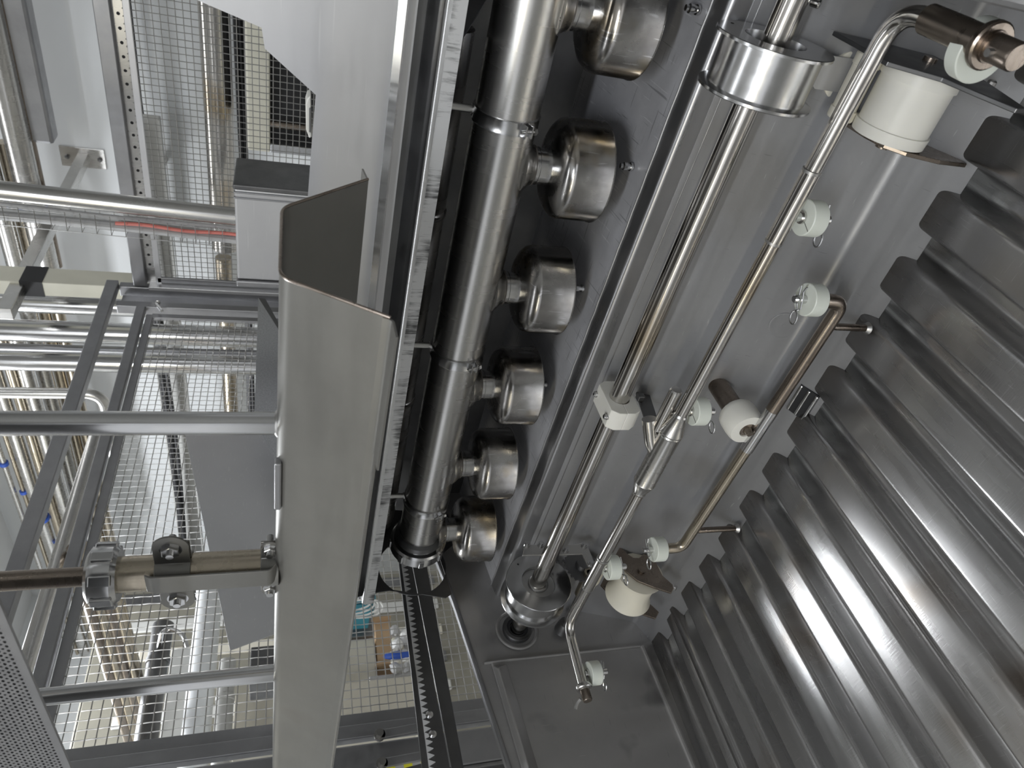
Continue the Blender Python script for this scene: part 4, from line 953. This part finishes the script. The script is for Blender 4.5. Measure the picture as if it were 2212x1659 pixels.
for k in range(22):
    c = at(random.uniform(848, 885), random.uniform(1360, 1450), X=XSH + random.uniform(-.1, .05)); s_ = random.uniform(.02, .05)
    mt = random.choice(['cable_white', 'cable_grey', 'beige_paint', 'cream_paint', 'cable_white', 'cable_grey'])
    t = thing('plastic_bag', 'crumpled little plastic bag in the pile beside the cardboard box', 'bag', c, 'pile of little bags')
    mb = MB(); vs = []; 
    u_ = np.linspace(0, 2 * math.pi, 9, endpoint=False); rs = []
    for la_ in np.linspace(-1.3, 1.3, 5):
        rs.append([c + s_ * np.array([math.sin(la_) * .8, math.cos(la_) * math.cos(a_) * random.uniform(.7, 1.2), math.cos(la_) * math.sin(a_) * random.uniform(.7, 1.2)]) for a_ in u_])
    mb.rings(rs); mb.build('bag', mt, t, smooth=0)
t = thing('blue_bag', 'bright blue bag on the pale tray behind the mesh', 'bag', at(865, 1415, X=XSH - .12))
c = at(862, 1415, X=XSH - .12)
MB().rings([[c + np.array([.03 * math.sin(l), .028 * math.cos(l) * math.cos(a_), .11 * math.cos(l) * math.sin(a_)]) for a_ in np.linspace(0, 6.283, 12, endpoint=False)] for l in np.linspace(-1.4, 1.4, 6)]).build('bag', 'blue_plastic', t)

# ------------------------------------------------------------------ toothed rack and bars outside the tank end
XR = 1.78
rk = thing('toothed_rack', 'toothed steel rack strip on a dark bar beyond the tank end', 'rack', at(880, 1250, X=XR))
ya, yb_ = at(862, 1000, X=XR)[1], at(950, 1659, X=XR)[1] + .25
def zl(px, py): return at(px, py, X=XR)
A0, A1 = zl(888, 1290), zl(950, 1659)
def zline(p, q, y): return p[2] + (q[2] - p[2]) * (y - p[1]) / (q[1] - p[1])
Bq0, Bq1 = zl(903, 1290), zl(972, 1659)
C0, C1 = zl(870, 1290), zl(912, 1659)
ys = (ya - .3, yb_)
MB().prism([(XR, y, zline(C0, C1, y)) for y in ys] + [(XR, y, zline(Bq0, Bq1, y)) for y in ys[::-1]], (.006, 0, 0)).build('rack_bar', 'dark_steel', rk, smooth=0)
n = 96; tooth = []
for i in range(n):
    y0_, y1_ = [ys[0] + (ys[1] - ys[0]) * (i + f_) / n for f_ in (0, .5)]
    y2_ = ys[0] + (ys[1] - ys[0]) * (i + 1) / n
    zt_ = zline(C0, C1, y0_) * .62 + zline(A0, A1, y0_) * .38
    tooth += [[(XR - .004, y0_, zt_), (XR - .004, y2_, zt_), (XR - .004, y1_, zt_ - .017)]]
mb = MB()
for tt in tooth: mb.prism(tt, (.004, 0, 0))
for tt in tooth: pass
tag(mb.build('teeth', 'bright_steel', rk, smooth=0), kind='stuff')
for px, py in ((927, 1545), (934, 1587)):
    MB().lathe(at(px, py, X=XR - .001), (-1, 0, 0), [(0, .010), (.004, .010), (.008, .005)], 12).build('rack_bolt', 'polished_steel', rk)
t = thing('side_bar', 'dark flat bar between the toothed rack and the tank end', 'bar', at(930, 1300, X=XR + .02))
D0, D1, E0, E1 = zl(908, 1290), zl(980, 1659), zl(938, 1290), zl(1006, 1659)
MB().prism([(XR + .02, y, zline(D0, D1, y)) for y in ys] + [(XR + .02, y, zline(E0, E1, y)) for y in ys[::-1]], (.006, 0, 0)).build('bar', 'dark_steel', t, smooth=0)
# bolted lugs and tape at the foot of the near post
XL = GX - .09
for k, (px, py, lb) in enumerate([(845, 1583, 'upper bolted lug on the post below the mesh'), (850, 1645, 'lower bolted lug on the post above the hazard tape')]):
    t = thing('post_lug', 'rounded grey steel ' + lb, 'lug', at(px, py, X=XL))
    a, b = at(px - 25, py + 5, X=XL), at(px + 75, py - 14, X=XL)
    MB().bar(a, b, .03, .012, (1, 0, 0)).build('lug_plate', 'frame_steel', t, smooth=0, bevel=.004)
    MB().lathe(a + np.array([-.006, 0, 0]), (-1, 0, 0), [(-.012, .018), (0, .018), (0, .011), (.014, .011)], 14).build('lug_bolt', 'pipe_steel', t)
t = thing('hazard_tape', 'yellow and grey striped hazard tape on the post foot', 'tape', at(890, 1640, X=XL - .0))
a, b = at(815, 1662, X=XL), at(925, 1634, X=XL)
for k in range(6):
    p, q = a + (b - a) * k / 6, a + (b - a) * (k + 1) / 6
    MB().bar(p, q, .030, .002, (1, 0, 0)).build('stripe', 'yellow_paint' if k % 2 else 'cable_grey', t, smooth=0)
